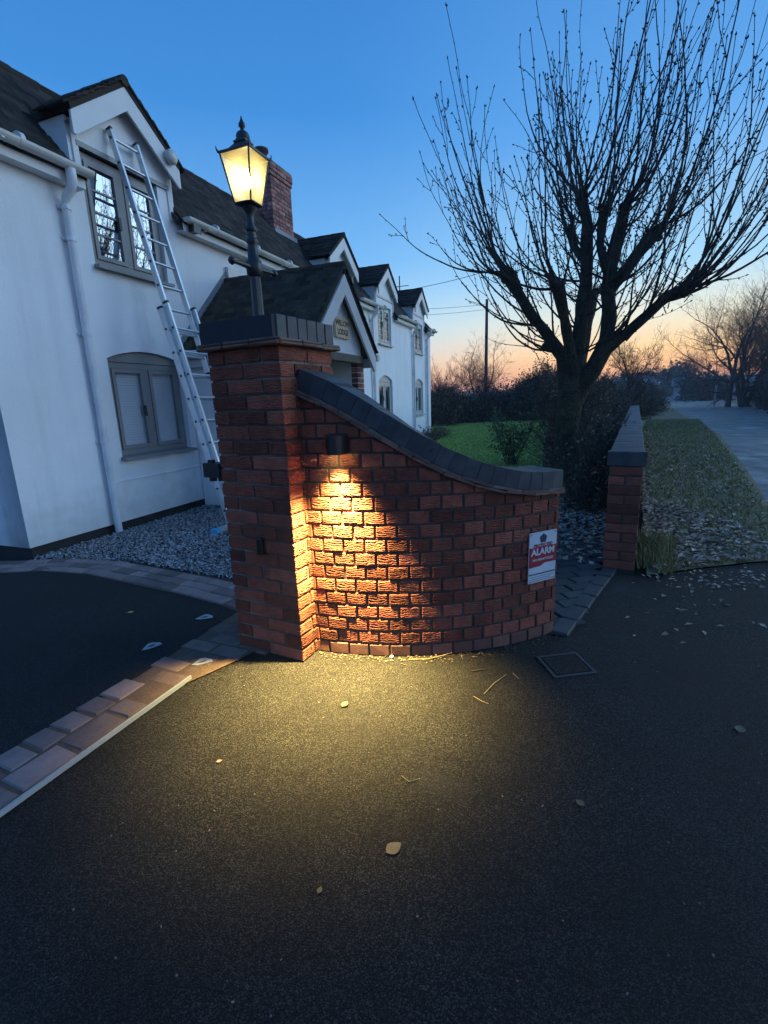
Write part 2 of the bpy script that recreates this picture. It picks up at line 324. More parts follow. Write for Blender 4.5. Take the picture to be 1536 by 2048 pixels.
M['signwhite'] = mat('sign_white', (.62, .66, .7), .4, .06, 8, tint=(.45, .5, .55), tscale=12, tamt=.4)
M['signred'] = mat('sign_red', (.34, .035, .045), .4, .08, 8)
M['signblue'] = mat('sign_blue', (.03, .05, .09), .45, .1, 8)
M['wood'] = mat('carved_wood', (.74, .55, .36), .7, .2, 9, .3, 50, .003)
M['woodink'] = mat('dark_carved_letter', (.035, .02, .012), .8, .2, 9)
M['oldwood'] = mat('weathered_oak', (.17, .14, .11), .85, .3, 8, .5, 40, .004)
M['twig'] = mat('dry_straw', (.3, .24, .13), .8, .2, 8)
M['whitish'] = mat('pale_metal', (.3, .34, .35), .45, .1, 8)
M['farwall'] = mat('far_pale_wall', (.4, .42, .44), .8, .1, 1)
M['farroof'] = mat('far_slate_roof', (.16, .17, .19), .7, .15, 1)
def glassmat(name, refl, tint=(.02, .025, .03)):
    m = bpy.data.materials.new(name); m.use_nodes = True; nt = m.node_tree; L = nt.links
    nt.nodes.remove(nt.nodes['Principled BSDF']); out = nt.nodes['Material Output']
    tr = node(nt, 'ShaderNodeBsdfTransparent'); tr.inputs[0].default_value = (.95, .97, .97, 1)
    gl = node(nt, 'ShaderNodeBsdfGlossy'); gl.inputs['Roughness'].default_value = .02; gl.inputs[0].default_value = (.95, .97, 1, 1)
    tc = node(nt, 'ShaderNodeTexCoord'); nz = node(nt, 'ShaderNodeTexNoise'); nz.inputs['Scale'].default_value = 3; L.new(tc.outputs['Object'], nz.inputs['Vector'])
    b = node(nt, 'ShaderNodeBump'); b.inputs['Strength'].default_value = .025; b.inputs['Distance'].default_value = .02; L.new(nz.outputs[0], b.inputs['Height']); L.new(b.outputs[0], gl.inputs['Normal'])
    fr = node(nt, 'ShaderNodeLayerWeight'); fr.inputs[0].default_value = .5; pw = node(nt, 'ShaderNodeMath', operation='POWER', i_1=4.); L.new(fr.outputs['Facing'], pw.inputs[0])
    mr = node(nt, 'ShaderNodeMapRange'); mr.inputs[3].default_value = refl; mr.inputs[4].default_value = 1; L.new(pw.outputs[0], mr.inputs[0])
    mx = node(nt, 'ShaderNodeMixShader'); L.new(mr.outputs[0], mx.inputs[0]); L.new(tr.outputs[0], mx.inputs[1]); L.new(gl.outputs[0], mx.inputs[2]); L.new(mx.outputs[0], out.inputs[0]); return m
M['glass'] = glassmat('coated_window_glass', .36); M['glassdim'] = glassmat('window_glass', .24)
def frosted(name):
    m = bpy.data.materials.new(name); m.use_nodes = True; nt = m.node_tree; L = nt.links
    nt.nodes.remove(nt.nodes['Principled BSDF']); out = nt.nodes['Material Output']
    tr = node(nt, 'ShaderNodeBsdfTransparent'); tr.inputs[0].default_value = (1, .95, .8, 1)
    tl = node(nt, 'ShaderNodeBsdfTranslucent'); tl.inputs[0].default_value = (.95, .86, .48, 1)
    mx = node(nt, 'ShaderNodeMixShader'); mx.inputs[0].default_value = .27; L.new(tr.outputs[0], mx.inputs[1]); L.new(tl.outputs[0], mx.inputs[2]); L.new(mx.outputs[0], out.inputs[0]); return m
M['frost'] = frosted('lantern_glass')
def emit(name, col, s):
    m = bpy.data.materials.new(name); m.use_nodes = True; nt = m.node_tree
    p = nt.nodes['Principled BSDF']; p.inputs['Base Color'].default_value = (*col, 1); p.inputs['Emission Color'].default_value = (*col, 1); p.inputs['Emission Strength'].default_value = s; return m
M['bulb'] = emit('lit_bulb', (1, .79, .42), 4.5); M['led'] = emit('lit_led', (1, .72, .34), 1.5)
# ------------------------------------------------------------------ ground sheets
ground = sheet('ground', [(-1500, -900), (1500, -900), (1500, 2500), (-1500, 2500)], -.06, M['field'])
apron_poly = [(-9, -7), (5.6, -7), (4.35, 3.0), (3.35, 3.62), (2.97, 3.52), (2.4, 3.42), (1.9, 3.30), (1.62, 3.39), (1.78, 3.72), (1.2, 3.6), (.6, 3.0), (-.4, 3.1), (-9, 3.1)]
sheet('driveway_apron', apron_poly, 0, M['asphalt'])
road_l = [(4.6, -8), (4.15, 3.0), (4.39, 5.34), (5.66, 7.31), (9.79, 13.98), (19.3, 32.2), (39, 67), (72, 132), (80, 172), (70, 230)]
road_r = [(9.4, -8), (9.5, 3.0), (10.4, 9), (14.5, 16.5), (23.2, 29.3), (31.1, 43.6), (48, 71), (82, 129), (93, 173), (78, 235)]
mb = MB(); vs = []
for (a, b), (c_, d) in zip(road_l, road_r): vs += [(a, b, 0), (c_, d, 0)]
mb.add(vs, [(2*i, 2*i+1, 2*i+3, 2*i+2) for i in range(len(road_l)-1)])
rd = part('road', mb, M['road'], None, loc=(0, 0, .006), kind='structure')
# verge turf between the long wall and the road, lawn, planting soil
RW0 = Vector((1.866, 3.408, 0))
def RW(x, y, z=0): return RW0+DR*x-NR*y+Vector((0, 0, z))
verge_poly = [(1.9, 3.30), (2.4, 3.42), (2.97, 3.52), (3.35, 3.62), (4.15, 3.0), (4.39, 5.34), (5.66, 7.31), (9.79, 13.98), (19.3, 32.2), (39, 67), (37, 68), (18.3, 36), (7.9, 14.9)]
sheet('verge', verge_poly, .012, M['verge'])
soil_poly = [(.8, 3.0), (1.6, 3.5), (1.70, 3.47), (7.55, 14.7), (18.5, 36), (14, 37), (7, 20.5), (3.2, 9.6), (1.9, 5.6), (.2, 5), (-.4, 3.1)]
sheet('garden_soil', soil_poly, -.012, M['soil'])
lawn_poly = [(.2, 5), (1.9, 5.6), (3.2, 9.6), (7, 20.5), (9.6, 25.8), (2.6, 24.8), (1.9, 18.6), (-.2, 12.5), (-1.4, 9.4), (-.8, 6.5)]
sheet('lawn', lawn_poly, .006, M['grass'])
gravel_poly = [(-3.32, 4.16), (-2.27, 4.0), (-1.12, 3.42), (-.95, 3.12), (-.4, 3.1), (.2, 5), (-.8, 6.5), (-1.4, 9.4), (-2.05, 7.4)]
sheet('gravel_bed', gravel_poly, -.004, M['soil'])
tarmac_poly = [(-.964, 2.93), (-1.26, 2.19), (-1.558, 1.62), (-2.3, .1), (-3.4, -2.2), (-9, -2.2), (-9, 3.75), (-3.32, 3.93), (-2.5, 3.84), (-1.66, 3.38), (-1.1, 3.03)]
sheet('new_driveway', tarmac_poly, .005, M['tarmac'])

# block pavers: each stone is a mesh of its own, two or three shared shapes
def paver_mesh(name, lx, ly, h, m, seed):
    r = random.Random(seed); mb = MB(); c = .006; x, y = lx/2, ly/2; j = lambda: r.uniform(-.003, .003)
    lo = [(-x, -y), (x, -y), (x, y), (-x, y)]; b = [(a+j(), d+j()) for a, d in lo]
    V = [(a, d, -.05) for a, d in b]+[(a, d, h-c) for a, d in b]+[(a*(1-c/x), d*(1-c/y), h+j()*.4) for a, d in b]
    F = [(8, 9, 10, 11)]+[(k, (k+1) % 4, (k+1) % 4+4, k+4) for k in range(4)]+[(k+4, (k+1) % 4+4, (k+1) % 4+8, k+8) for k in range(4)]
    mb.add(V, F); return mb.mesh(name, m)
def lay(parent, shapes, x, y, z, rz, name='paver', tilt=.012):
    return link(name, random.choice(shapes), parent, loc=(x, y, z), rot=(random.uniform(-tilt, tilt), random.uniform(-tilt, tilt), rz+random.uniform(-.02, .02)))
# strip beside the new driveway (runs towards the camera)
edge = thing('paver_edging', 'strip of pale block pavers between the old asphalt and the dark new driveway', 'paving')
edge['kind'] = 'structure'
sand = MB(); sa = [(-.93, 2.99), (-.43, 2.72), (-.90, 2.2), (-1.0, 2.10), (-1.165, 1.735), (-1.42, 1.14), (-2.08, -.4), (-2.5, -.4), (-1.57, 1.6), (-1.27, 2.17), (-.98, 2.9)]
link('joint_bed', bpy.data.meshes.new('joint_bed'), edge); _o = edge.children[-1]; _o.data.from_pydata([(x, y, .009) for x, y in sa], [], [tuple(range(len(sa)))]); _o.data.materials.append(M['jointsand'])
u = Vector((-.405, -.914, 0)).normalized(); n_ = Vector((.914, -.405, 0)).normalized()
sh = {k: [paver_mesh('paver', l, .135, .011, M['paver'], s) for s in range(3)] for k, l in dict(a=.1, b=.145, c=.2).items()}
for row in range(2):
    t = .86 if row == 0 else .98; k = 0
    while t < 3.2:
        kk = random.choice('abbc'); L_ = dict(a=.1, b=.145, c=.2)[kk]
        off = .075 + row*.150
        p = Vector((-.975, 2.955, 0))+u*(t+L_/2)+n_*(off+.02*max(0, t-1.))
        if t+L_ > 0: lay(edge, sh[kk], p.x, p.y, .004, math.atan2(u.y, u.x))
        t += L_+.016
shr = [paver_mesh('paver', .2, .1, .0075, M['paverred'], s) for s in range(3)]
for i in range(9):
    for j in range(6):
        p = Vector((-.955, 2.97, 0))+u*(.02+.105*i+.05)+n_*(.10+.206*j - .1*(i % 2))
        q = p
        if not (q.y < 2.34 and q.x > -1.02) and inpoly(np.array([[q.x, q.y]]), [(-.95, 2.98), (-.40, 2.68), (-.93, 2.17), (-1.03, 2.08), (-1.12, 2.02), (-1.25, 2.2)])[0]: lay(edge, shr, q.x, q.y, .003, math.atan2(n_.y, n_.x), tilt=.006)
eg = MB(); eg.beam((-.985, 2.145, .016), (-1.155, 1.742, .016), .009, .02).beam((-1.155, 1.742, .016), (-1.40, 1.16, .016), .009, .02).beam((-1.40, 1.16, .016), (-2.06, -.38, .016), .009, .02)
o = part('edging_strip', eg, M['whitish'], None); tag(o, 'thin pale metal edging strip along the block pavers beside the old asphalt', 'edging')
# strip between the driveway and the gravel
bord = thing('gravel_border', 'curved band of purple grey block pavers between the gravel and the dark driveway', 'paving'); bord['kind'] = 'structure'
path = [Vector(p) for p in [(-5.6, 3.96), (-4.4, 4.0), (-3.45, 4.03), (-2.9, 4.05), (-2.4, 3.92), (-1.9, 3.66), (-1.4, 3.40), (-1.02, 3.17), (-.86, 3.05)]]
bb = MB(); V = []
for i, p in enumerate(path):
    d = (path[min(i+1, 8)]-path[max(i-1, 0)]).normalized(); q = Vector((-d.y, d.x)); V += [(*(p+q*.17), .008), (*(p-q*.17), .008)]
bb.add(V, [(2*i+1, 2*i+3, 2*i+2, 2*i) for i in range(8)]); part('joint_bed', bb, M['jointsand'], bord)
cum = 0.; shp = [paver_mesh('paver', .2, .1, .012, M['paver'], s+9) for s in range(4)]
for i in range(8):
    d = path[i+1]-path[i]; L_ = d.length; d.normalize(); q = Vector((-d.y, d.x)); t = .055
    while t < L_:
        for r_ in (-1, 0, 1):
            if random.random() < .97:
                pp = path[i]+d*t+q*(.105*r_); lay(bord, shp, pp.x+d.x*.05*(r_ % 2), pp.y+d.y*.05*(r_ % 2), .003, math.atan2(d.y, d.x)+.75 if random.random() < .0 else math.atan2(d.y, d.x)+.0)
        t += .212
# footpath between the curved wall and the long wall
fp = thing('footpath', 'dark block paved path leading between the curved wall end and the long road wall', 'path'); fp['kind'] = 'structure'
fpp = [(.93, 2.46), (1.66, 3.40), (2.12, 4.35), (1.35, 4.5), (.6, 3.0)]
mb = MB(); mb.add([(x, y, .0) for x, y in fpp], [tuple(range(5))]); part('joint_bed', mb, M['soil'], fp)
shd = [paver_mesh('paver', .2, .1, .012, M['paverdark'], s+20) for s in range(3)]
ud = Vector((math.cos(.25), math.sin(.25))); vd = Vector((-ud.y, ud.x))
for i in range(-2, 12):
    for j in range(0, 24):
        p = Vector((.7, 2.3))+ud*(.21*i+.105*(j % 2))+vd*(.108*j)
        if inpoly(np.array([[p.x, p.y]]), [(.98, 2.5), (1.63, 3.36), (1.68, 3.5), (2.1, 4.2), (1.4, 4.3), (.75, 3.1)])[0]: lay(fp, shd, p.x, p.y, .003, .25, tilt=.008)
ke = Vector((1.66, 3.40))-Vector((.955, 2.47)); kl = ke.length; ke.normalize()
for i in range(int(kl/.21)+1): p = Vector((.955, 2.47))+ke*(.1+.211*i); link('paver', shd[i % 3], fp, loc=(p.x, p.y, .006), rot=(0, 0, math.atan2(ke.y, ke.x)))
# access cover in the asphalt
ac = thing('access_cover', 'small square grey access cover set in the asphalt right of the curved wall', 'cover', (.88, 2.16, 0), .14)
mb = MB()
for a, b in (((-.11, -.1, .001), (.11, -.085, .006)), ((-.11, .085, .001), (.11, .1, .006)), ((-.11, -.085, .001), (-.095, .085, .006)), ((.095, -.085, .001), (.11, .085, .006))): mb.box(a, b)
part('frame', mb, M['paverdark'], ac)
mb = MB(); mb.box((-.088, -.078, .001), (.088, .078, .0065)); part('lid', mb, M['asphalt'], ac)

# ------------------------------------------------------------------ bricks
def rustic(name, Lx, Dy, H, seed, m, nf, ns, nz, amp=.0048, smooth_faces=()):
    """a drag-textured brick: centred, long side x, face -y; creased sides, flat beds"""
    r = random.Random(seed); pts = []
    def seg(a, b, n): 
        for i in range(n): t = i/n; pts.append(((a[0]+(b[0]-a[0])*t), (a[1]+(b[1]-a[1])*t)))
    x, y = Lx/2, Dy/2
    seg((-x, -y), (x, -y), nf); seg((x, -y), (x, y), ns); seg((x, y), (-x, y), max(3, nf//6)); seg((-x, y), (-x, -y), ns)
    n = len(pts); V = []; o = r.uniform(0, 100); o2 = r.uniform(0, 100)
    for k in range(nz+1):
        z = -H/2+H*k/nz
        ez = min(k, nz-k)/nz*H
        for (px, py) in pts:
            dx = x-abs(px); dy = y-abs(py)
            nx, ny = (math.copysign(1, px), 0) if dx < dy else (0, math.copysign(1, py))
            uu = px*1.0+py*1.3
            wv = noise.noise((uu*26+o, z*30, o2))*2.6+noise.noise((uu*75, z*75+o, o2))*1.3
            s_ = math.sin(z*2*math.pi/.0098+wv*2.1+o)
            g = noise.noise((uu*40, z*120, o))
            cr = max(0., s_*.75+g*.9-.05)
            d = -amp*min(1.25, cr*1.25)+.0016*noise.noise((uu*18, z*18, o2+5))
            ch = 0
            if ez < .003: ch += .0022
            if min(dx, dy) < 1e-6 and max(dx, dy) < .004 and False: ch += .001
            e = max(dx, dy); e2 = .0025 if e < .0015 else 0
            V.append((px+nx*(d-ch)-math.copysign(e2, px)*.6, py+ny*(d-ch)-math.copysign(e2, py)*.6, z+.0009*noise.noise((px*40, py*40, o+k))))
    F = [(k*n+i, k*n+(i+1) % n, (k+1)*n+(i+1) % n, (k+1)*n+i) for k in range(nz) for i in range(n)]
    mb = MB(); mb.add(V, F, True); mb.add([V[i] for i in range(n)][::-1], [tuple(range(n))]); mb.add(V[-n:], [tuple(range(n))])
    return mb.mesh(name, m)
def cbox(name, Lx, Dy, H, m, c=.003, seed=0, j=.0012):
    r = random.Random(seed); x, y, z = Lx/2, Dy/2, H/2; V = []; J = lambda: r.uniform(-j, j)
    for sx in (-1, 1):
        for sy in (-1, 1):
            for sz in (-1, 1):
                a, b, d = J(), J(), J()
                V += [(sx*x+a, sy*(y-c)+b, sz*(z-c)+d), (sx*(x-c)+a, sy*y+b, sz*(z-c)+d), (sx*(x-c)+a, sy*(y-c)+b, sz*z+d)]
    bm = bmesh.new(); [bm.verts.new(v) for v in V]; bmesh.ops.convex_hull(bm, input=bm.verts); me = bpy.data.meshes.new(name); bm.to_mesh(me); bm.free(); me.materials.append(m); return me
CH = .0718; BH = .0612
STR = [rustic('brick', .215, .1025, BH, 100+i, M['brick'], 64, 30, 24) for i in range(7)]
HED = [rustic('brick', .1, .108, BH, 200+i, M['brick'], 36, 8, 28) for i in range(12)]
HEDP = [cbox('brick', .1, .108, BH, M['brickplain'], .003, i) for i in range(4)]
STRC = [cbox('brick', .215, .1025, BH, M['brick'], .003, i, .002) for i in range(4)]
HDC = [cbox('brick', .1025, .1025, BH, M['brick'], .003, i, .002) for i in range(3)]

# gate pillar
pil = thing('gate_pillar', 'tall square red brick gate pillar with a blue brick cap and iron lantern on top', 'pillar', P0, RZ_R)
NCO = 22; PH = NCO*CH
mb = MB(); mb.box((.009, .009, -.1), (.431, .431, PH)); part('mortar', mb, M['mortar'], pil)
def pb(x, y, k, rot, shapes=STR):
    link('brick', random.choice(shapes), pil, loc=(x+random.uniform(-.0015, .0015), y+random.uniform(-.0015, .0015), k*CH+CH/2), rot=(0, 0, rot+random.uniform(-.006, .006)))
h_ = .1025/2; e0, e1 = .215/2, .44-.215/2
for k in range(NCO):
    if (NCO-1-k) % 2 == 0:
        for x in (e0, e1): pb(x, h_, k, 0); pb(x, .44-h_, k, math.pi)
        pb(h_, .22, k, -math.pi/2); pb(.44-h_, .22, k, math.pi/2)
    else:
        for y in (e0, e1): pb(h_, y, k, -math.pi/2); pb(.44-h_, y, k, math.pi/2)
        pb(.22, h_, k, 0); pb(.22, .44-h_, k, math.pi)
TL = [cbox('creasing_tile', .16, .2, .013, M['crease'], .004, i, .003) for i in range(4)]
for lay_ in range(2):
    for side in range(4):
        for q in range(3):
            a = -.03+.085+.1667*q; b = .06+.004*lay_
            x, y, rz = [(a, b, 0), (.44-b, a, math.pi/2), (a, .44-b, 0), (b, a, math.pi/2)][side]
            link('creasing_tile', random.choice(TL), pil, loc=(x, y, PH+.0065+.0135*lay_+.0006*side), rot=(random.uniform(-.02, .02), random.uniform(-.02, .02), rz))
mb = MB(); mb.box((-.034, -.001, PH+.0275), (.414, .439, PH+.124)); part('cap_core', mb, M['bluejoint'], pil)
CB = [cbox('cap_brick', .0722, .2265, .102, M['blue'], .004, i, .0015) for i in range(4)]
for i in range(6):
    for j in range(2):
        link('cap_brick', random.choice(CB), pil, loc=(-.006+.0335+.0772*i, .107+.229*j-.002, PH+.027+.051), rot=(0, 0, random.uniform(-.008, .008)))
# curved wing wall
CC = Vector((.158, 3.844, 0)); RC = 1.5496
HB = [(-114, 1.385), (-110.8, 1.357), (-106.3, 1.305), (-101.8, 1.235), (-97.3, 1.158), (-92.8, 1.080), (-88.3, 1.008), (-83.8, .945), (-79.2, .895), (-74.7, .857), (-70.2, .830), (-65.7, .815), (-61.2, .812), (-58, .812)]
def hb(t): return float(np.interp(t, [a for a, _ in HB], [b for _, b in HB]))
def arc(t, r, z=0): return CC+Vector((r*math.cos(RAD(t)), r*math.sin(RAD(t)), z))
cw = thing('curved_wall', 'curved red brick wing wall sweeping down from the pillar under a blue brick coping', 'wall')
T0, T1 = -111.6, -59.6
ts = np.linspace(T0-1.2, T1-.15, 60); mb = MB(); V = []
for t in ts:
    for r_, z in ((RC-.009, -.1), (RC-.009, hb(t)), (RC-.215, hb(t)), (RC-.215, -.1)): V.append(arc(t, r_, z))
mb.add(V, [(4*i+k, 4*i+4+k, 4*i+4+(k+1) % 4, 4*i+(k+1) % 4) for i in range(59) for k in range(4)]+[(3, 2, 1, 0), (236, 237, 238, 239)]); part('mortar', mb, M['mortardark'], cw)
def arcbrick(t0, t1, k):
    tm = (t0+t1)/2; wd = RAD(t1-t0)*RC-.0105
    z0, z1 = k*CH, k*CH+BH; lim = min(hb(t0), hb(t1))-.004
    if wd < .012 or z0+.014 > max(hb(t0), hb(t1)): return
    er = Vector((math.cos(RAD(tm)), math.sin(RAD(tm)), 0)); rz = RAD(tm)+math.pi/2
    if wd > .035 and lim >= z1:
        r_ = RC-.054+random.uniform(-.0025, .0025)
        link('brick', random.choice(HEDP if k == 0 else HED), cw, loc=CC+er*r_+Vector((0, 0, z0+BH/2+.003)), rot=(random.uniform(-.01, .01), random.uniform(-.012, .012), rz+random.uniform(-.012, .012))).scale = (wd/.1, 1, 1)
    else:                                                  # a brick cut to the curve or to the end
        hL, hR = max(z0+.006, min(z1, hb(t0)-.004)), max(z0+.006, min(z1, hb(t1)-.004)); x = wd/2
        mb = MB(); f, b = -.054, .054
        mb.add([(-x, f, 0), (x, f, 0), (x, b, 0), (-x, b, 0), (-x, f, hL-z0), (x, f, hR-z0), (x, b, hR-z0), (-x, b, hL-z0)], [(0, 3, 2, 1), (4, 5, 6, 7), (0, 1, 5, 4), (1, 2, 6, 5), (2, 3, 7, 6), (3, 0, 4, 7)])
        part('brick', mb, M['brickplain'] if k == 0 else M['brick'], cw, loc=CC+er*(RC-.054)+Vector((0, 0, z0+.003)), rot=(0, 0, rz))
PITCHA = 4.09
for k in range(20):
    t = -107.9-PITCHA*2+(PITCHA/2 if k % 2 else 0)
    while t < T1:
        a, b = max(t, T0+.55), min(t+PITCHA, T1)
        if b-a > .5: arcbrick(a, b, k)
        t += PITCHA
# coping: clay creasing then blue bricks on edge following the sweep
cpts = []; t = T0
while t <= T1+.25: cpts.append(t); t += .1
def cpos(t, r_, n): # point at radius r_, n above the underside (perpendicular to the slope)
    dz = (hb(t+.4)-hb(t-.4)); ds = RAD(.8)*RC; al = math.atan2(dz, ds)
    p = arc(t, r_, hb(t)); tg = Vector((-math.sin(RAD(t)), math.cos(RAD(t)), 0))
    return p+(-math.sin(al)*tg+Vector((0, 0, math.cos(al))))*n
S = [0.]
for a, b in zip(cpts, cpts[1:]): S.append(S[-1]+(Vector(cpos(b, RC, .05))-Vector(cpos(a, RC, .05))).length)
def at_s(s): return float(np.interp(s, S, cpts))
def copepiece(name, s0, s1, r0, r1, n0, n1, m, jit=0.):
    t0, t1 = at_s(s0), at_s(s1); mb = MB(); j = lambda: random.uniform(-jit, jit); dr_ = j(); dn = j()
    tc = (t0+t1)/2; c = cpos(tc, (r0+r1)/2, (n0+n1)/2)
    V = [cpos(t, r_+dr_, n+dn)-c for n in (n0, n1) for r_, t in ((r0, t0), (r0, t1), (r1, t1), (r1, t0))]
    mb.add(V, [(0, 1, 2, 3), (7, 6, 5, 4), (4, 5, 1, 0), (5, 6, 2, 1), (6, 7, 3, 2), (7, 4, 0, 3)])
    me = mb.mesh(name, m); bm = bmesh.new(); bm.from_mesh(me); bmesh.ops.recalc_face_normals(bm, faces=bm.faces); bmesh.ops.bevel(bm, geom=list(bm.edges), offset=.0008, segments=1, affect='EDGES'); bm.to_mesh(me); bm.free()
    return link(name, me, cw, loc=c)
TOT = S[-1]
s = .0
while s < TOT-.02:
    e = min(s+.165, TOT); copepiece('creasing_tile', s+.002, e-.002, RC-.245, RC+.028, 0, .0125, M['crease'], .0025); s = e
s = .0; first = True
while s < TOT-.02:
    e = min(s+(.09 if first else .165), TOT); first = False; copepiece('creasing_tile', s+.002, e-.002, RC-.243, RC+.024, .0135, .026, M['crease'], .0025); s = e
nb = round(TOT/.0752); w_ = TOT/nb
for i in range(nb): copepiece('coping_brick', i*w_+.001, (i+1)*w_-.001, RC-.228, RC+.008, .028, .120, M['blue'], .0014)
mb = MB(); V = []; cts = cpts[2:-6:6]
for t in cts:
    for r_, n in ((RC+.006, .026), (RC+.006, .118), (RC-.22, .118), (RC-.22, .026)): V.append(cpos(t, r_, n))
m_ = len(cts); mb.add(V, [(4*i+k, 4*i+4+k, 4*i+4+(k+1) % 4, 4*i+(k+1) % 4) for i in range(m_-1) for k in range(4)]+[(3, 2, 1, 0), tuple(4*(m_-1)+k for k in range(4))]); part('coping_core', mb, M['bluejoint'], cw)
# long wall along the verge
lw = thing('road_wall', 'long low red brick garden wall with a flat blue brick top running along the verge', 'wall', RW0, RZ_R)
WL = 12.7; WT = .222; WC = 11
mb = MB(); mb.box((.007, .007, -.1), (WL-.007, WT-.007, WC*CH)); part('mortar', mb, M['mortardark'], lw)
far = MB()
for k in range(WC):
    z = k*CH+CH/2
    if k % 2 == 0:
        link('brick', random.choice(STRC), lw, loc=(.051, WT/2, z), rot=(0, 0, -math.pi/2)); x = .1125
    else:
        x = 0.
    while x < WL-.05:
        L_ = min(.215, WL-x)
        for y in (.0505, WT-.0505):
            if x < 1.6: link('brick', random.choice(STRC), lw, loc=(x+.1075+.001, y+random.uniform(-.002, .002), z))
            else: far.box((x, y-.0505+random.uniform(-.002, .002), z-BH/2), (x+L_, y+.0505, z+BH/2))
        x += .225
if far.v: part('brick', far, M['brickstuff'], lw, kind='stuff')
CW = [cbox('coping_brick', .0655, WT+.004, .104, M['blue'], .004, i, .002) for i in range(4)]
CE = cbox('coping_brick', .0655, WT+.036, .106, M['blue'], .004, 9, .002)
for i in range(int(WL/.0755)):
    link('coping_brick', CE if i < 1 else random.choice(CW), lw, loc=(.0328-.004+.0755*i, WT/2, WC*CH+.0545+(.001 if i < 1 else random.uniform(-.001, .001))))
mb = MB(); mb.box((.03, .012, WC*CH), (WL-.02, WT-.012, WC*CH+.098)); part('coping_core', mb, M['bluejoint'], lw)
# ------------------------------------------------------------------ the house
hs = thing('house', 'long white rendered cottage with dark tiled roof, gabled dormers and a tiled porch', 'house', HC, RZ_H)
HL, HD, EZ, SL = 14.05, 4.6, 3.62, 1.072             # length, depth, roof height at the facade, roof slope
RDG = (1.12, EZ+1.12*SL)
def hp(nm, mb, m, par=None, **k): return part(nm, mb, m, par or hs, **k)
# openings: (s0, s1, z0, z1, arch rise)
UP = [(1.18, 2.16, 2.74, 3.82, 0), (6.52, 7.5, 2.74, 3.8, 0), (9.12, 10.1, 2.70, 3.66, 0), (12.2, 13.12, 2.70, 3.62, 0)]
LO = [(1.14, 2.2, .78, 1.95, .10), (6.5, 7.5, .8, 1.95, .10), (9.05, 10.08, .84, 1.95, .14), (12.14, 13.1, .80, 1.94, .14)]
OPN = UP+LO
DORM = [(1.13, 2.36), (6.42, 7.66), (9.02, 10.28), (12.08, 13.3)]
xs = sorted({0, HL}|{v for o in OPN for v in o[:2]}|{v for d in DORM for v in d}); zs = sorted({.10, EZ-.02}|{v for o in OPN for v in o[2:4]})
mb = MB(); W_ = .28
def solid(xa, xb, za, zb):
    xm, zm = (xa+xb)/2, (za+zb)/2
    if any(o[0] < xm < o[1] and o[2] < zm < o[3] for o in OPN): return False
    if zm > EZ-.02 and not any(d[0] < xm < d[1] for d in DORM): return False
    return zm < 3.86
nx, nz_ = len(xs)-1, len(zs)-1
for i in range(nx):
    for k in range(nz_):
        if not solid(xs[i], xs[i+1], zs[k], zs[k+1]): continue
        a, b, c, d = xs[i], xs[i+1], zs[k], zs[k+1]
        mb.add([(a, 0, c), (b, 0, c), (b, 0, d), (a, 0, d)], [(0, 1, 2, 3)])
        for nb_, fq in (((i-1, k), [(a, 0, c), (a, 0, d), (a, W_, d), (a, W_, c)]), ((i+1, k), [(b, 0, d), (b, 0, c), (b, W_, c), (b, W_, d)]), ((i, k-1), [(b, 0, c), (a, 0, c), (a, W_, c), (b, W_, c)]), ((i, k+1), [(a, 0, d), (b, 0, d), (b, W_, d), (a, W_, d)])):
            ii, kk = nb_
            if not (0 <= ii < nx and 0 <= kk < nz_) or not solid(xs[ii], xs[ii+1], zs[kk], zs[kk+1]): mb.add(fq, [(0, 1, 2, 3)])
for o in LO:                                           # arch infill over the lower windows
    s0, s1, z0, z1, r = o; n = 14; zt = lambda t: z1-r+r*math.sin(math.pi*min(1, max(0, t)))**.8 - .0
    pts = [(s0+(s1-s0)*i/n, zt(i/n)) for i in range(n+1)]
    for (a, za), (b, zb) in zip(pts, pts[1:]):
        mb.add([(a, 0, za), (b, 0, zb), (b, 0, z1), (a, 0, z1)], [(0, 1, 2, 3)]); mb.add([(a, 0, za), (a, W_, za), (b, W_, zb), (b, 0, zb)], [(0, 1, 2, 3)])
# end walls with gables, back wall
for x, fl in ((0, 1), (HL, 0)):
    p = [(x, 0, .10), (x, HD, .10), (x, HD, EZ), (x, HD-1.12, RDG[1]-.05), (x, 1.12, RDG[1]-.05), (x, 0, EZ-.02)]
    mb.add(p, [tuple(range(6))[::-1] if fl else tuple(range(6))])
mb.add([(HL, HD, .1), (0, HD, .1), (0, HD, EZ), (HL, HD, EZ)], [(0, 1, 2, 3)])
wall_o = hp('wall', mb, M['render'])
mb = MB(); mb.box((.03, .03, -.1), (HL-.03, HD-.03, .10)); hp('plinth', mb, M['plinth'])
mb = MB(); mb.box((.93, -.012, .541), (2.38, .0, .556)); hp('drip_bead', mb, M['render'])
mb = MB(); mb.box((.3, 1.0, .11), (HL-.3, 1.02, EZ-.05)); hp('inner_wall', mb, M['dark'])

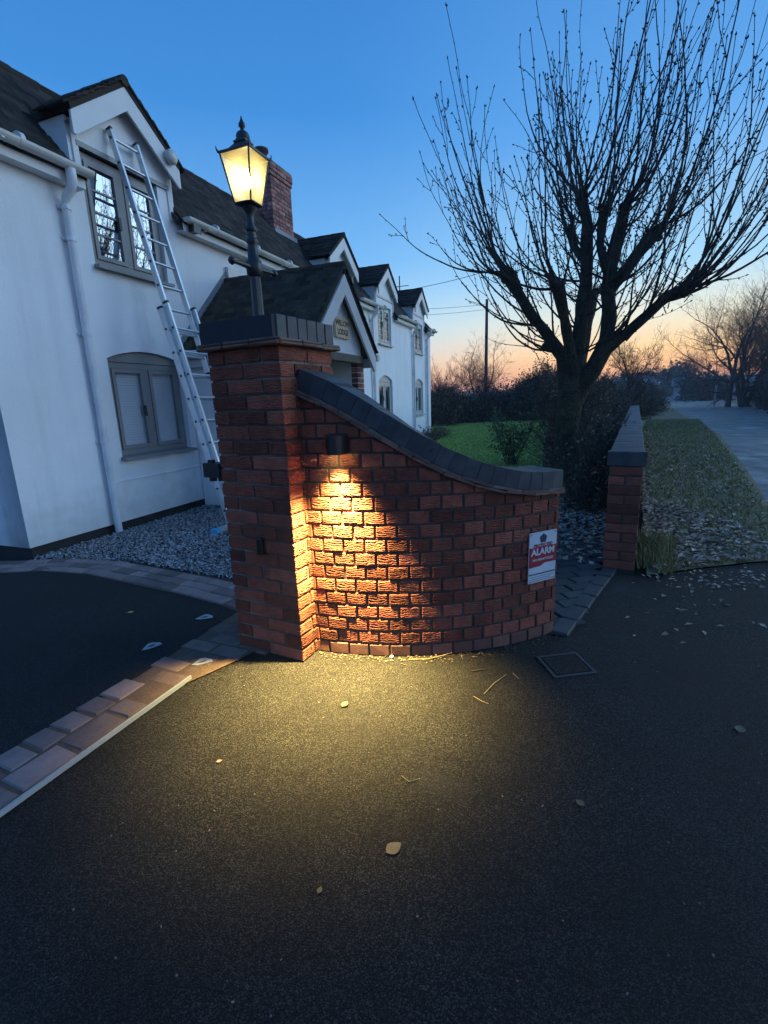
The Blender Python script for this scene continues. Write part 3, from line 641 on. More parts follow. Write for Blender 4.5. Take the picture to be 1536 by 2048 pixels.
# windows
def window(o, lower, fr, gl, bars, leaded=False, blind=False, solid_head=False):
    s0, s1, z0, z1, r = o; yf = .06 if lower else .045; fw = .062; m = MB(); sc0 = s0+.006; sc1 = s1-.006; zb = z0+.035; zt = z1-.012
    zh = zt if not lower else z1-r-.03
    m.box((sc0, yf, zb), (sc0+fw, yf+.07, zh)); m.box((sc1-fw, yf, zb), (sc1, yf+.07, zh)); m.box((sc0+fw, yf, zb), (sc1-fw, yf+.07, zb+fw)); m.box((sc0+fw, yf, zh-fw), (sc1-fw, yf+.07, zh))
    mid = (sc0+sc1)/2; m.box((mid-.038, yf-.004, zb+fw), (mid+.038, yf+.07, zh-fw))
    wd = hp('window', m, M[fr])
    if lower:
        n = 12; ptsA = [(sc0+.004+(sc1-sc0-.008)*i/n, z1-r-.03+ .004) for i in range(n+1)]; top = [(sc0+.004+(sc1-sc0-.008)*(n-i)/n, z1-r+r*math.sin(math.pi*(n-i)/n)**.8-.006) for i in range(n+1)]
        h = MB(); h.prism([ptsA[0], ptsA[-1]]+top[1:-1], yf-.012, yf+.05); part('arch_head', h, M[fr], wd)
    for a, b in ((sc0+fw, mid-.038), (mid+.038, sc1-fw)):
        c = MB(); g = .045; y0 = yf-.014
        c.box((a+.004, y0, zb+fw+.004), (a+g, yf+.02, zh-fw-.004)); c.box((b-g, y0, zb+fw+.004), (b-.004, yf+.02, zh-fw-.004)); c.box((a+g, y0, zb+fw+.004), (b-g, yf+.02, zb+fw+g)); c.box((a+g, y0, zh-fw-g), (b-g, yf+.02, zh-fw-.004))
        part('casement', c, M[fr], wd)
        p = MB(); p.add([(a+g, yf+.008, zb+fw+g), (b-g, yf+.008, zb+fw+g), (b-g, yf+.008, zh-fw-g), (a+g, yf+.008, zh-fw-g)], [(0, 1, 2, 3)]); part('pane', p, M[gl], wd)
        for i in range(bars):
            zz = zb+fw+g+(zh-2*fw-2*g-zb)*(i+1)/(bars+1); q = MB(); q.box((a+g, yf-.004, zz-.009), (b-g, yf+.005, zz+.009)); part('glazing_bar', q, M[fr], wd)
        if leaded:
            q = MB(); 
            for i in range(1, 3): xx = a+g+(b-a-2*g)*i/3; q.box((xx-.005, yf+.0, zb+fw+g), (xx+.005, yf+.005, zh-fw-g))
            part('lead_came', q, M['lead'], wd)
    s_ = MB(); s_.prism([(-.075, z0-.012), (yf+.02, z0+.004), (yf+.02, z0+.034), (-.075, z0+.02)], s0-.02, s1+.02, 'x'); part('sill', s_, M['frame' if fr == 'frame' else 'framelight'], wd)
    if blind:
        q = MB(); zz = zb+fw+.02
        while zz < zh-.05: q.obox(((s0+s1)/2, yf+.045, zz), (1, 0, 0), (0, .7, 1), (0, -1, .7), ((s1-s0)/2-.07, .0135, .001)); zz += .029
        part('blind_slat', q, M['blind'], wd, kind='stuff')
    q = MB(); q.box((mid-.1, yf-.03, zb+.42), (mid-.07, yf-.015, zb+.54)); part('handle', q, M['black'], wd)
    c = MB(); c.box((s0+.01, yf+.078, z0+.02), (s1-.01, yf+.09, z1-.02)); part('window_backing', c, M['blind' if blind else 'dark'], wd)  # backing sheet: white behind blinds, else near-black painted for the unlit room
for i, o in enumerate(UP): window(o, False, 'frame' if i < 2 else 'framelight', 'glass', 3 if i < 2 else 5, leaded=i >= 2)
for i, o in enumerate(LO): window(o, True, 'frame' if i < 2 else 'framelight', 'glassdim', 0, blind=i < 2)

# tiled slopes: an underlay slab plus tiles; the ones that show largest are parts of their own
TM = [cbox('roof_tile', .162, .15, .017, M['tile'], .003, i, .004) for i in range(4)]
def slope(o, al, dn, nrow, wfun, par, single=True, gauge=.1, stuffname='roof_tile', mb_out=None):
    """o top corner, al along the ridge, dn unit down the slope; wfun(row)->(start,end) lengths along al"""
    o = Vector(o); al = Vector(al).normalized(); dn = Vector(dn).normalized(); nn = al.cross(dn)
    if nn.z < 0: nn = -nn
    rot = Matrix((al, -dn, al.cross(-dn))).transposed()
    for r in range(nrow):
        a, b = wfun(r); x = a+(.0 if r % 2 else -.08)
        while x < b-.02:
            xa, xb = max(x, a), min(x+.164, b)
            if xb-xa > .03:
                jit = random.uniform(-.004, .004); c = o+al*((xa+xb)/2)+dn*(gauge*(r+.5)+.02+jit)+nn*(.016+random.uniform(-.002, .003))
                tilt = Matrix.Rotation(.13+random.uniform(-.035, .035), 3, 'X'); R = rot @ tilt @ Matrix.Rotation(random.uniform(-.015, .015), 3, 'Z')
                if single: link('roof_tile', random.choice(TM), par, mx=Matrix.Translation(c) @ R.to_4x4() @ Matrix.Diagonal(((xb-xa-.003)/.162, 1, 1, 1)))
                else: mb_out.obox(c, R.col[0], R.col[1], R.col[2], ((xb-xa-.004)/2, .075, .0085))
            x += .164
    return
roof = MB(); EO = -.09
prof = [(.62, EZ+.62*SL), (1.12, RDG[1]), (HD-1.12, RDG[1]), (HD+.17, EZ-.17*SL), (HD+.17, EZ-.17*SL-.05), (HD-1.12, RDG[1]-.07), (1.12, RDG[1]-.07), (.62, EZ+.62*SL-.06)]
roof.prism(prof, -.06, HL+.12, 'x')
_c = [-.06]+[v for d in DORM for v in (d[0]+.03, d[1]-.03)]+[HL+.12]
for a, b in zip(_c[::2], _c[1::2]): roof.prism([(EO, EZ+EO*SL), (.62, EZ+.62*SL), (.62, EZ+.62*SL-.06), (EO, EZ+EO*SL-.03)], a, b, 'x')
roof_o = hp('roof', roof, M['tilestuff'])
tiles = MB(); dn = Vector((0, -1, -SL)).normalized(); slen = math.hypot(1.24, 1.24*SL)
def inter(a, b, cuts): return a, b
NROW = int(slen/.1)
for r in range(NROW):                                       # leave the dormers out of each course
    dd = 1.12-(r+.5)*.1*(-dn.y); spans = [(-.06, HL+.12)]
    for (a, b) in DORM:
        c_ = (a+b)/2; hwid = (b-a)/2+.02
        zr = EZ+dd*SL; 
        if zr < 4.68: 
            hw2 = hwid if zr < 4.0 else max(0, (4.66-zr)/.75)
            spans = [q for s0, s1 in spans for q in ((s0, min(s1, c_-hw2)), (max(s0, c_+hw2), s1)) if q[1]-q[0] > .03]
    for s0, s1 in spans:
        slope((0, 1.12, RDG[1]), (1, 0, 0), dn, 1, lambda _: (s0, s1), hs, False, mb_out=tiles) if r == 0 else slope(Vector((0, 1.12, RDG[1]))+dn*(.1*r), (1, 0, 0), dn, 1, lambda _: (s0, s1), hs, False, mb_out=tiles)
for i in range(int((HL+.1)/.3)): tiles.tube([(-.05+.3*i, 1.12, RDG[1]-.02), (-.05+.3*i+.296, 1.12, RDG[1]-.018)], [.075, .08], 10)
# dormers
def dormer(d, i):
    a, b = d; c = (a+b)/2; ov = .10; sl = .75; apx = 4.56; hw = (b-a)/2+.07; ft = apx-sl*hw
    g = MB()                                                 # gable wall over the window and side cheeks
    g.prism([(a+.0, 3.865), (b-.0, 3.865), (b, apx-.06-sl*(b-c)), (c, apx-.06), (a, apx-.06-sl*(b-c))], .0, .12)
    dm = hp('dormer', g, M['render'])
    for x, s_ in ((a, 1), (b, -1)):
        q = MB(); zt = ft-.004; q.prism([(.002, EZ-.1), (.002, zt), ((zt-EZ)/SL+.05, zt)], x-.05*s_, x+.05*s_, 'x'); part('cheek', q, M['board'], dm)
        q = MB(); q.box((x-.012 if s_ > 0 else x-.05, -.016, 3.50), (x+.05 if s_ > 0 else x+.012, -.001, ft-.02)); part('corner_board', q, M['board'], dm)
    q = MB(); q.box((a+.03, -.022, 3.82), (b-.03, -.001, 3.868)); part('head_board', q, M['frame' if i < 2 else 'framelight'], dm)
    for s_ in (-1, 1):
        q = MB(); e = Vector((s_, -sl)).normalized()
        q.prism([(c, apx), (c+s_*hw, ft), (c+s_*hw, ft-.19), (c+s_*(hw-.03), ft-.19), (c, apx-.215)], -ov-.025, -ov); part('bargeboard', q, M['board'], dm)
        q = MB(); q.add([(c, -ov, apx-.07), (c+s_*hw, -ov, ft-.07), (c+s_*hw, 0, ft-.07), (c, 0, apx-.07)], [(0, 1, 2, 3)]); part('soffit', q, M['board'], dm)
        L_ = 1.05; q = MB(); q.add([(c, -ov-.03, apx), (c+s_*hw, -ov-.03, ft), (c+s_*hw, .9, ft), (c, 1.1, apx), (c, -ov-.03, apx+.06), (c+s_*(hw+.01), -ov-.03, ft+.06), (c+s_*(hw+.01), .55, ft+.06), (c, 1.05, apx+.06)], [(0, 1, 2, 3), (4, 5, 6, 7), (0, 4, 5, 1), (1, 5, 6, 2), (0, 3, 7, 4)]); part('dormer_roof', q, M['tilestuff'], dm)
        slen_ = math.hypot(hw+.05, sl*(hw+.05)); dn_ = Vector((s_, 0, -sl)).normalized(); nr = int(slen_/.1+.4)
        def wf(r): return (-ov-.05, max(.1, .95-.75*(r+.3)/nr))
        out = None
        st = MB()
        slope((c, 0, apx+.058), (0, 1, 0), dn_, nr, wf, dm, single=(i == 0), mb_out=st)
        if st.v: part('roof_tile', st, M['tilestuff'], dm, kind='stuff')
    q = MB()
    for k in range(4): q.tube([(c, -ov-.05+.29*k, apx+.05), (c, -ov-.05+.29*k+.285, apx+.052)], [.052, .055], 8)
    part('ridge_tile', q, M['tile'], dm)
for i, d in enumerate(DORM): dormer(d, i)
# gutters, fascia, downpipes
GS = [(-.06, 1.12), (2.38, 6.36), (7.72, 8.98), (10.32, 12.04), (13.34, HL+.1)]
for a, b in GS:
    q = MB(); q.box((a+.02, -.125, 3.395), (b-.02, -.105, 3.51)); q.box((a+.02, -.105, 3.395), (b-.02, -.001, 3.412)); hp('fascia', q, M['board'])
    q = MB(); n = 8; r0, r1 = .057, .052; V = []
    for x in (a, b):
        for r in (r0, r1):
            for k in range(n+1): t = math.pi+math.pi*k/n; V.append((x, -.19+r*math.cos(t), 3.535+r*math.sin(t)))
    m_ = n+1; F = [(k, k+1, 2*m_+k+1, 2*m_+k) for k in range(n)]+[(m_+k+1, m_+k, 3*m_+k, 3*m_+k+1) for k in range(n)]+[(0, 2*m_, 3*m_, m_), (n, m_+n, 3*m_+n, 2*m_+n)]
    F += [tuple([k for k in range(m_)]), tuple([2*m_+k for k in range(m_)][::-1])]
    q.add(V, F, False); gt = hp('gutter', q, M['gutter'])
    q = MB()
    x = a+.35
    while x < b: q.box((x-.012, -.25, 3.472), (x+.012, -.12, 3.482)); q.tube([(x+.15, -.19, 3.535), (x+.19, -.19, 3.535)], .0605, 12); x += .9
    if q.v: part('gutter_bracket', q, M['gutter'], gt, kind='stuff')
for (x, zt, sw) in [(.905, 3.40, 1), (8.62, 3.40, 0), (11.95, 3.40, 0), (13.45, 3.40, 0), (3.7, 3.4, 0)]:
    if x == 3.7: continue
    q = MB(); r = .036
    q.tube([(x, -.19, 3.49), (x, -.19, 3.40), (x, -.165, 3.34), (x, -.075, 3.27), (x, -.055, 3.20), (x, -.055, .02)], [.044, .044, .04, .04, r, r], 14); dp = hp('downpipe', q, M['pipe'])
    for z in (3.19, 2.92, 2.06, 1.0):
        q = MB(); q.tube([(x, -.055, z-.02), (x, -.055, z+.02)], r+.007, 14); q.box((x-.06, -.02, z-.012), (x+.06, -.001, z+.012)); part('pipe_collar', q, M['pipe'], dp)
# chimney on the ridge
cx0, cx1, cy0, cy1 = 6.0, 6.72, .84, 1.42
q = MB(); q.box((cx0+.01, cy0+.01, 4.3), (cx1-.01, cy1-.01, 5.72)); chim = hp('chimney', q, M['mortar'])
CBK = [cbox('brick', .215, .1025, .064, M['brickchim'], .003, i+40, .003) for i in range(4)]
for k in range(18):
    z = 4.42+k*.074; ex = .0 if k < 15 else (.022 if k == 15 else .035)
    for side in range(4):
        Lw = (cx1-cx0 if side in (0, 2) else cy1-cy0)+2*ex
        x = 0 if k % 2 else -.11
        while x < Lw-.02:
            a, b = max(x, 0), min(x+.215, Lw); 
            if b-a > .03:
                m_ = (a+b)/2-ex; sx = (b-a)/.215
                loc, rz = [((cx0+m_, cy0+.05-ex, z), 0), ((cx1-.05+ex, cy0+m_, z), math.pi/2), ((cx1-m_, cy1-.05+ex, z), math.pi), ((cx0+.05-ex, cy1-m_, z), -math.pi/2)][side]
                o_ = link('brick', random.choice(CBK), chim, loc=loc, rot=(0, 0, rz)); o_.scale = (sx, 1, 1)
            x += .225
q = MB(); q.box((cx0-.02, cy0-.02, 5.715), (cx1+.02, cy1+.02, 5.74)); part('flaunching', q, M['mortar'], chim)
q = MB(); q.lathe([(.11, 5.73), (.1, 5.9), (.1, 5.99), (.135, 6.0), (.135, 6.05), (.09, 6.05)], (6.25, 1.15, 0)); part('chimney_pot', q, M['farbark'], chim)
q = MB(); q.box((cx0-.04, cy0-.05, 4.46), (cx1+.04, cy0-.003, 4.58)); part('lead_flashing', q, M['lead'], chim)
# porch
pc, phw, pd, pz, psl = 3.25, .99, 1.8, 3.0, .97         # centre, half width, depth, apex, slope
pf = pz-psl*phw
q = MB(); q.prism([(pc-.62, 1.95), (pc+.72, 1.95), (pc+.72, pz-.2-psl*.72), (pc, pz-.2), (pc-.72, pz-.2-psl*.72), (pc-.62, 1.95)][:5], -pd+.10, -pd+.18); porch = hp('porch', q, M['render'])
for s_ in (-1, 1):
    q = MB(); q.prism([(pc, pz-.1), (pc+s_*phw, pf-.1), (pc+s_*phw, pf-.3), (pc+s_*(phw-.05), pf-.3), (pc, pz-.345)], -pd-.03, -pd); part('bargeboard', q, M['board'], porch)
    q = MB(); q.prism([(pc, pz), (pc+s_*(phw+.03), pf-.03), (pc+s_*(phw+.03), pf-.1), (pc, pz-.07)], -pd-.02, .02); part('porch_roof', q, M['tilestuff'], porch)
    q = MB(); q.add([(pc, -pd, pz-.12), (pc+s_*phw, -pd, pf-.12), (pc+s_*phw, 0, pf-.12), (pc, 0, pz-.12)], [(0, 1, 2, 3)]); part('soffit', q, M['oldwood'], porch)
    dn_ = Vector((s_, 0, -psl)).normalized(); st = MB(); nr = int(math.hypot(phw+.05, psl*(phw+.05))/.1+.5)
    slope((pc, 0, pz), (0, -1, 0), dn_, nr, lambda r: (.0, pd+.05), porch, single=(s_ < 0), mb_out=st)
    if st.v: part('roof_tile', st, M['tilestuff'], porch, kind='stuff')
    q = MB(); q.tube([(pc+s_*(phw+.08), -pd-.04, pf-.1), (pc+s_*(phw+.08), -.02, pf-.09)], .05, 10); part('gutter', q, M['gutter'], porch)
    q = MB(); q.box((pc+s_*(phw-.0)-.012, -pd+.0, pf-.24), (pc+s_*(phw-.0)+.012, -.02, pf-.1)); part('fascia', q, M['board'], porch)
    # brick side walls with an opening to the front
    x0 = pc+s_*(phw-.16)-.05*(s_ < 0); 
    q = MB(); xa, xb = (pc-.94, pc-.62) if s_ < 0 else (pc+.72, pc+.94); q.box((xa+.008, -pd+.168, -.05), (xb-.008, -.01, 1.9)); part('side_wall', q, M['render'], porch)
    pbk = MB()
    for k in range(25):
        z = k*.074+.03; L0 = xb-xa
        if k % 2: cuts = [(xa, xa+min(.215, L0)), (xa+.225, xb)] if L0 > .24 else [(xa, xb)]
        else: cuts = [(xa, xa+.1), (xa+.11, xb)]
        for a, b in cuts:
            if b-a > .02:
                bq = MB(); bq.box((a, -pd+.16, z), (b, -pd+.262, z+.064)); part('brick', bq, M['brickchim'], porch)
q = MB(); q.box((pc-.95, -pd+.08, 1.85), (pc+.75, -pd+.2, 1.949)); part('lintel', q, M['oldwood'], porch)
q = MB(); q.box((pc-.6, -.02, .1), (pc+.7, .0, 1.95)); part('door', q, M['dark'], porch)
q = MB()
for k in range(7): q.tube([(pc, -pd-.04+.27*k, pz-.005), (pc, -pd-.04+.27*k+.265, pz-.003)], [.055, .058], 8)
part('ridge_tile', q, M['tile'], porch)
q = MB()
for s_ in (-1, 1):
    for k in range(9): a = k/9; b = (k+1)/9; q.prism([(pc+s_*phw*a, pz-psl*phw*a+.02), (pc+s_*phw*b, pz-psl*phw*b+.02), (pc+s_*phw*b, pz-psl*phw*b+.13), (pc+s_*phw*a, pz-psl*phw*a+.13)], -.012, -.001)
part('lead_flashing', q, M['lead'], porch)
q = MB(); q.box((3.27, -.05, 3.06), (3.56, -.002, 3.2)); part('flashing_box', q, M['gutter'], porch)
if tiles.v: part('roof_tile', tiles, M['tilestuff'], hs, kind='stuff')

# things fixed to the house
o = MB(); o.lathe([(.0, 0), (.05, .0), (.075, .02), (.078, .06), (.06, .085), (.02, .095)], n=18); sens = o.mesh('sensor_box', M['gutter'])
so = link('sensor_box', sens); so.matrix_world = Matrix.Translation(H2W(2.27, -.125, 4.12)) @ Matrix.Rotation(RZ_H, 4, 'Z') @ Matrix.Rotation(math.pi/2, 4, 'X')
tag(so, 'small round white box fixed to the nearest dormer bargeboard', 'alarm box')
o = MB(); o.box((-.05, -.05, -.04), (.05, .05, .04)); o.box((-.065, -.062, -.05), (.065, -.05, .05)); o.box((-.02, .05, -.02), (.02, .09, .02)); fo = o.mesh('soffit_shade_box', M['black'])  # black box added in place of the shade inside the open soffit end
fl = link('soffit_shade_box', fo); fl.matrix_world = Matrix.Translation(H2W(2.52, -.16, 3.44)) @ Matrix.Rotation(RZ_H, 4, 'Z'); tag(fl, 'small black box standing in for shade in the open soffit right of the nearest dormer', 'soffit_shade_box')
# house name board
FONT = {}
def text(nm, body, size, m, parent, mx, align='CENTER', ext=.001, bold=0.):
    cu = bpy.data.curves.new(nm, 'FONT'); cu.body = body; cu.size = size; cu.align_x = align; cu.align_y = 'CENTER'; cu.extrude = ext; cu.offset = bold
    o = bpy.data.objects.new(nm, cu); COL.objects.link(o); bpy.context.view_layer.update()
    me = bpy.data.meshes.new_from_object(o.evaluated_get(bpy.context.evaluated_depsgraph_get())); bpy.data.objects.remove(o); bpy.data.curves.remove(cu)
    me.name = nm; me.materials.clear(); me.materials.append(m); return link(nm, me, parent, mx=mx)
npq = thing('name_board', 'carved wooden name board reading WILLOW LODGE on the white porch gable', 'sign'); npq.matrix_world = Matrix.Translation(H2W(3.32, -pd+.092, 2.262)) @ Matrix.Rotation(RZ_H, 4, 'Z')
b = MB(); n = 16; top = [(-.21+.42*i/n, .125+.008*math.sin(i*2.1)) for i in range(n+1)]; bot = [(.21-.42*i/n, -.125+.01*math.sin(i*1.7)) for i in range(n+1)]
b.prism([(x, z) for x, z in top+bot][::-1], -.028, 0); part('board', b, M['wood'], npq)
RX = Matrix.Rotation(math.pi/2, 4, 'X')
for tx, z in (('WILLOW', .055), ('LODGE', -.055)): text('lettering', tx, .098, M['woodink'], npq, Matrix.Translation((0, -.029, z)) @ RX, bold=.002)

# ------------------------------------------------------------------ ladder
lad = thing('ladder', 'three section aluminium extension ladder leaning on the house beside the porch', 'ladder', H2W(1.63, -1.15, 0), RZ_H)
b0 = Vector((0, 0, 0)); t0 = Vector((.085, 1.12, 4.10)); ld = (t0-b0).normalized(); lx = Vector((1, 0, 0)); lx = (lx-lx.dot(ld)*ld).normalized(); ln_ = lx.cross(ld); ln_ = -ln_ if ln_.y > 0 else ln_
LT = (t0-b0).length
def lp(x, t, n): return b0+lx*x+ld*t+ln_*n
for sec, (ta, tb, hw, n0) in enumerate([(0, 2.42, .235, .0), (.25, 2.46, .20, .065), (1.72, LT, .165, .02)]):
    sec_o = MB()
    for s_ in (-1, 1):
        q = MB(); q.obox(lp(s_*hw, (ta+tb)/2, n0), lx, ld, ln_, (.0125, (tb-ta)/2, .03)); st = part('stile', q, M['alu'], lad)
        q = MB(); q.obox(lp(s_*hw, tb+.006, n0), lx, ld, ln_, (.0145, .012, .032)); part('end_cap', q, M['black'], st); q = MB(); q.obox(lp(s_*hw, ta+.01, n0), lx, ld, ln_, (.0145, .022, .032)); part('end_cap', q, M['black'], st)
        q = MB(); t = ta+.2
        while t < tb-.05: c = lp(s_*(hw+.0125), t, n0); q.tube([c, c+lx*s_*.006], .013, 8); t += .25
        part('rivet', q, M['black'], st, kind='stuff')
    t = ta+.2
    while t < tb-.05: q = MB(); q.tube([lp(-hw, t, n0), lp(hw, t, n0)], .015, 8); part('rung', q, M['alu'], lad); t += .25
q = MB(); q.box((-.5, -.05, .012), (.5, .02, .052)); bar = part('stabiliser_bar', q, M['alu'], lad)
for s_ in (-1, 1): q = MB(); q.box((s_*.5-.035, -.056, .0), (s_*.5+.035, .026, .06)); part('foot_cap', q, M['bluecap'], bar)

# ------------------------------------------------------------------ lantern on the pillar
LP = P0+DR*.22-Vector((math.cos(A_R), -math.sin(A_R), 0))*.285
lt = thing('lantern_post', 'black iron lantern post with lit glass lantern standing on the gate pillar', 'lamp post', LP, RZ_R)
zc = PH+.129
q = MB(); q.lathe([(.06, zc-.004), (.06, zc+.006), (.04, zc+.016), (.031, zc+.03), (.0285, zc+.06), (.0265, 1.945)], n=8, smooth=False); part('pole', q, M['iron'], lt)
q = MB(); q.lathe([(.026, 1.935), (.038, 1.945), (.04, 1.98), (.038, 2.008), (.028, 2.015), (.026, 2.06), (.021, 2.085), (.033, 2.098), (.026, 2.107), (.022, 2.115), (.027, 2.122), (.022, 2.13), (.022, 2.14), (.034, 2.15), (.02, 2.165), (.0175, 2.2), (.024, 2.225), (.034, 2.24), (.036, 2.246)], n=16); part('column', q, M['iron'], lt)
for sg in (-1, 1):
    q = MB(); q.tube([(sg*.035, 0, 1.978), (sg*.09, 0, 1.98), (sg*.14, 0, 1.981)], [.014, .011, .009], 10); q.lathe([(.002, -.02), (.014, -.012), (.019, 0), (.014, .012), (.002, .02)], (sg*.152, 0, 1.981), 12); part('ladder_bar', q, M['iron'], lt)
LR = RAD(6)
z0_, z1_, hb_, ht_ = 2.262, 2.462, .045, .081
def lc(k, r, z): a = LR+math.pi/4+k*math.pi/2; return Vector((r*1.414*math.cos(a), r*1.414*math.sin(a), z))
q = MB(); 
for k in range(4): q.tube([lc(k, hb_, z0_-.006), lc(k, ht_, z1_+.004)], .0045, 6)
for z, r in ((z0_-.004, hb_), (z1_, ht_)):
    for k in range(4): q.tube([lc(k, r, z), lc(k+1, r, z)], .005, 6)
q.lathe([(.028, 2.244), (.042, 2.25), (hb_*1.42, z0_-.008), (hb_*1.42, z0_-.003)], n=4, rot=LR+math.pi/4, smooth=False); fr = part('lantern_frame', q, M['iron'], lt)
for k in range(4):
    q = MB(); q.add([lc(k, hb_-.002, z0_), lc(k+1, hb_-.002, z0_), lc(k+1, ht_-.002, z1_), lc(k, ht_-.002, z1_)], [(0, 1, 2, 3)]); part('glass_pane', q, M['frost'], fr)
q = MB(); q.lathe([(ht_*1.49, z1_-.002), (ht_*1.5, z1_+.006), (.08, z1_+.018), (.052, z1_+.042), (.043, z1_+.05), (.047, z1_+.054), (.047, z1_+.06)], n=4, rot=LR+math.pi/4, smooth=False)
for k in range(4): q.tube([lc(k, ht_*1.03, z1_), lc(k, ht_*1.1, z1_+.012), lc(k, ht_*1.12, z1_+.026)], [.006, .004, .001], 5)
part('lantern_roof', q, M['iron'], lt)
q = MB(); q.lathe([(.034, z1_+.058), (.036, z1_+.066), (.03, z1_+.072), (.032, z1_+.082), (.028, z1_+.094), (.016, z1_+.104), (.008, z1_+.108), (.008, z1_+.114), (.016, z1_+.124), (.015, z1_+.134), (.006, z1_+.15), (.001, z1_+.168)], n=16); part('finial', q, M['iron'], lt)
q = MB(); q.lathe([(.002, 2.325), (.016, 2.328), (.025, 2.343), (.027, 2.36), (.021, 2.38), (.012, 2.39), (.011, 2.41)], n=16); part('bulb', q, M['bulb'], lt)
q = MB(); q.tube([(0, 0, 2.41), (0, 0, z1_)], .013, 10); part('bulb_holder', q, M['iron'], lt)

# ------------------------------------------------------------------ downlight on the curved wall
TA = -103.6; er = Vector((math.cos(RAD(TA)), math.sin(RAD(TA)), 0)); rzl = RAD(TA)+math.pi/2
wl = thing('wall_downlight', 'black half round downlight on the curved wall throwing a warm beam', 'wall light', CC+er*RC+Vector((0, 0, 1.078)), rzl)
q = MB(); q.box((-.045, -.012, -.002), (.045, .004, .095)); part('backplate', q, M['black'], wl)
q = MB(); n = 14; O = [(.048*math.cos(math.pi+math.pi*i/n), -.012+.092*math.sin(math.pi+math.pi*i/n)) for i in range(n+1)]; I = [(.044*math.cos(math.pi+math.pi*i/n), -.012+.088*math.sin(math.pi+math.pi*i/n)) for i in range(n+1)]
V = [(x, y, z) for z in (0, .088) for x, y in O]+[(x, y, z) for z in (0, .084) for x, y in I]; m_ = n+1
F = [(k, k+1, m_+k+1, m_+k) for k in range(n)]+[(2*m_+k+1, 2*m_+k, 3*m_+k, 3*m_+k+1) for k in range(n)]+[(k+1, k, 2*m_+k, 2*m_+k+1) for k in range(n)]+[tuple(range(m_, 2*m_)), tuple(range(3*m_, 4*m_))[::-1]]
q.add(V, F); part('hood', q, M['black'], wl)
q = MB(); q.box((-.006, -.108, .0), (.006, -.1, .07)); part('hood_rib', q, M['iron'], wl)
q = MB(); q.tube([(0, -.062, .062), (0, -.062, .05)], .022, 16); part('lamp', q, M['led'], wl)
spot = bpy.data.objects.new('downlight_beam', bpy.data.lights.new('downlight_beam', 'SPOT')); COL.objects.link(spot); spot.location = CC+er*(RC+.07)+Vector((0, 0, 1.078+.045))
spot.rotation_euler = (-er*.0+Vector((0, 0, -1))).to_track_quat('-Z', 'Y').to_euler()
spot.rotation_euler = (Vector((0, 0, -1))+er*.36).to_track_quat('-Z', 'Y').to_euler()
spot.data.energy = 98; spot.data.color = (1, .72, .24); spot.data.spot_size = RAD(96); spot.data.spot_blend = 1.0; spot.data.shadow_soft_size = .02

# ------------------------------------------------------------------ alarm sign, sensor, hinge
TS = -64.2; er2 = Vector((math.cos(RAD(TS)), math.sin(RAD(TS)), 0))
sg = thing('alarm_sign', 'white and red plastic ALARM warning sign screwed to the curved wall end', 'sign', CC+er2*(RC+.0075)+Vector((0, 0, .478)), RAD(TS)+math.pi/2)
SW, SH = .094, .139
q = MB(); q.box((-SW, -.003, -SH), (SW, .003, SH)); part('plate', q, M['signwhite'], sg)
q = MB(); q.prism([(-SW, .058), (SW, .058), (SW, -.035), (SW*.15, -.035), (-SW*.1, -.048), (-SW, -.052)], -.0042, -.0032); part('red_band', q, M['signred'], sg)
q = MB(); q.prism([(.027*math.sin(2*math.pi*i/5), .103+.027*math.cos(2*math.pi*i/5)) for i in range(5)], -.0046, -.0032); part('pentagon_emblem', q, M['signblue'], sg)
def st(body, size, z, m, bold=0.): text('lettering', body, size, M[m], sg, Matrix.Translation((0, -.0052, z)) @ RX, ext=.0004, bold=bold)
st('PROTECTED', .023, .067, 'signred', .0006); st('ALARM', .050, .031, 'signwhite', .0018); st('24H MONITORED', .0185, -.012, 'signwhite', .0004)
q = MB(); q.box((-SW, -.0043, -.094), (SW, -.0032, -.088)); part('rule', q, M['signblue'], sg)
for z, x0, x1 in ((-.106, -.085, .08), (-.118, -.085, .06), (-.129, -.085, .082)): q = MB(); q.box((x0, -.0043, z-.0015), (x1, -.0032, z+.0015)); part('small_print', q, M['lead'], sg)
for x in (-.084, .084):
    for z in (-.13, .13): q = MB(); q.tube([(x, -.0032, z), (x, -.006, z)], .005, 8); part('screw', q, M['whitish'], sg)
q = MB(); bm_ = cbox('gate_sensor', .04, .03, .092, M['black'], .008); gs = link('gate_sensor', bm_);
nrv = Vector((math.cos(A_R), -math.sin(A_R), 0))
gs.matrix_world = Matrix.Translation(P0-DR*.014-nrv*.205+Vector((0, 0, .615))) @ Matrix.Rotation(RZ_R-math.pi/2, 4, 'Z'); tag(gs, 'small black gate sensor on the left face of the brick pillar', 'sensor')
q = MB(); q.box((-.07, .0, -.045), (.07, .01, .045)); hg = part('gate_hinge', q, M['iron'], pil, loc=(.06, .44, .985))
q = MB(); q.box((-.035, .01, -.036), (.035, .15, .04)); part('arm', q, M['iron'], hg)
q = MB(); q.tube([(0, .12, -.06), (0, .12, .055)], .02, 12); part('pin', q, M['iron'], hg)
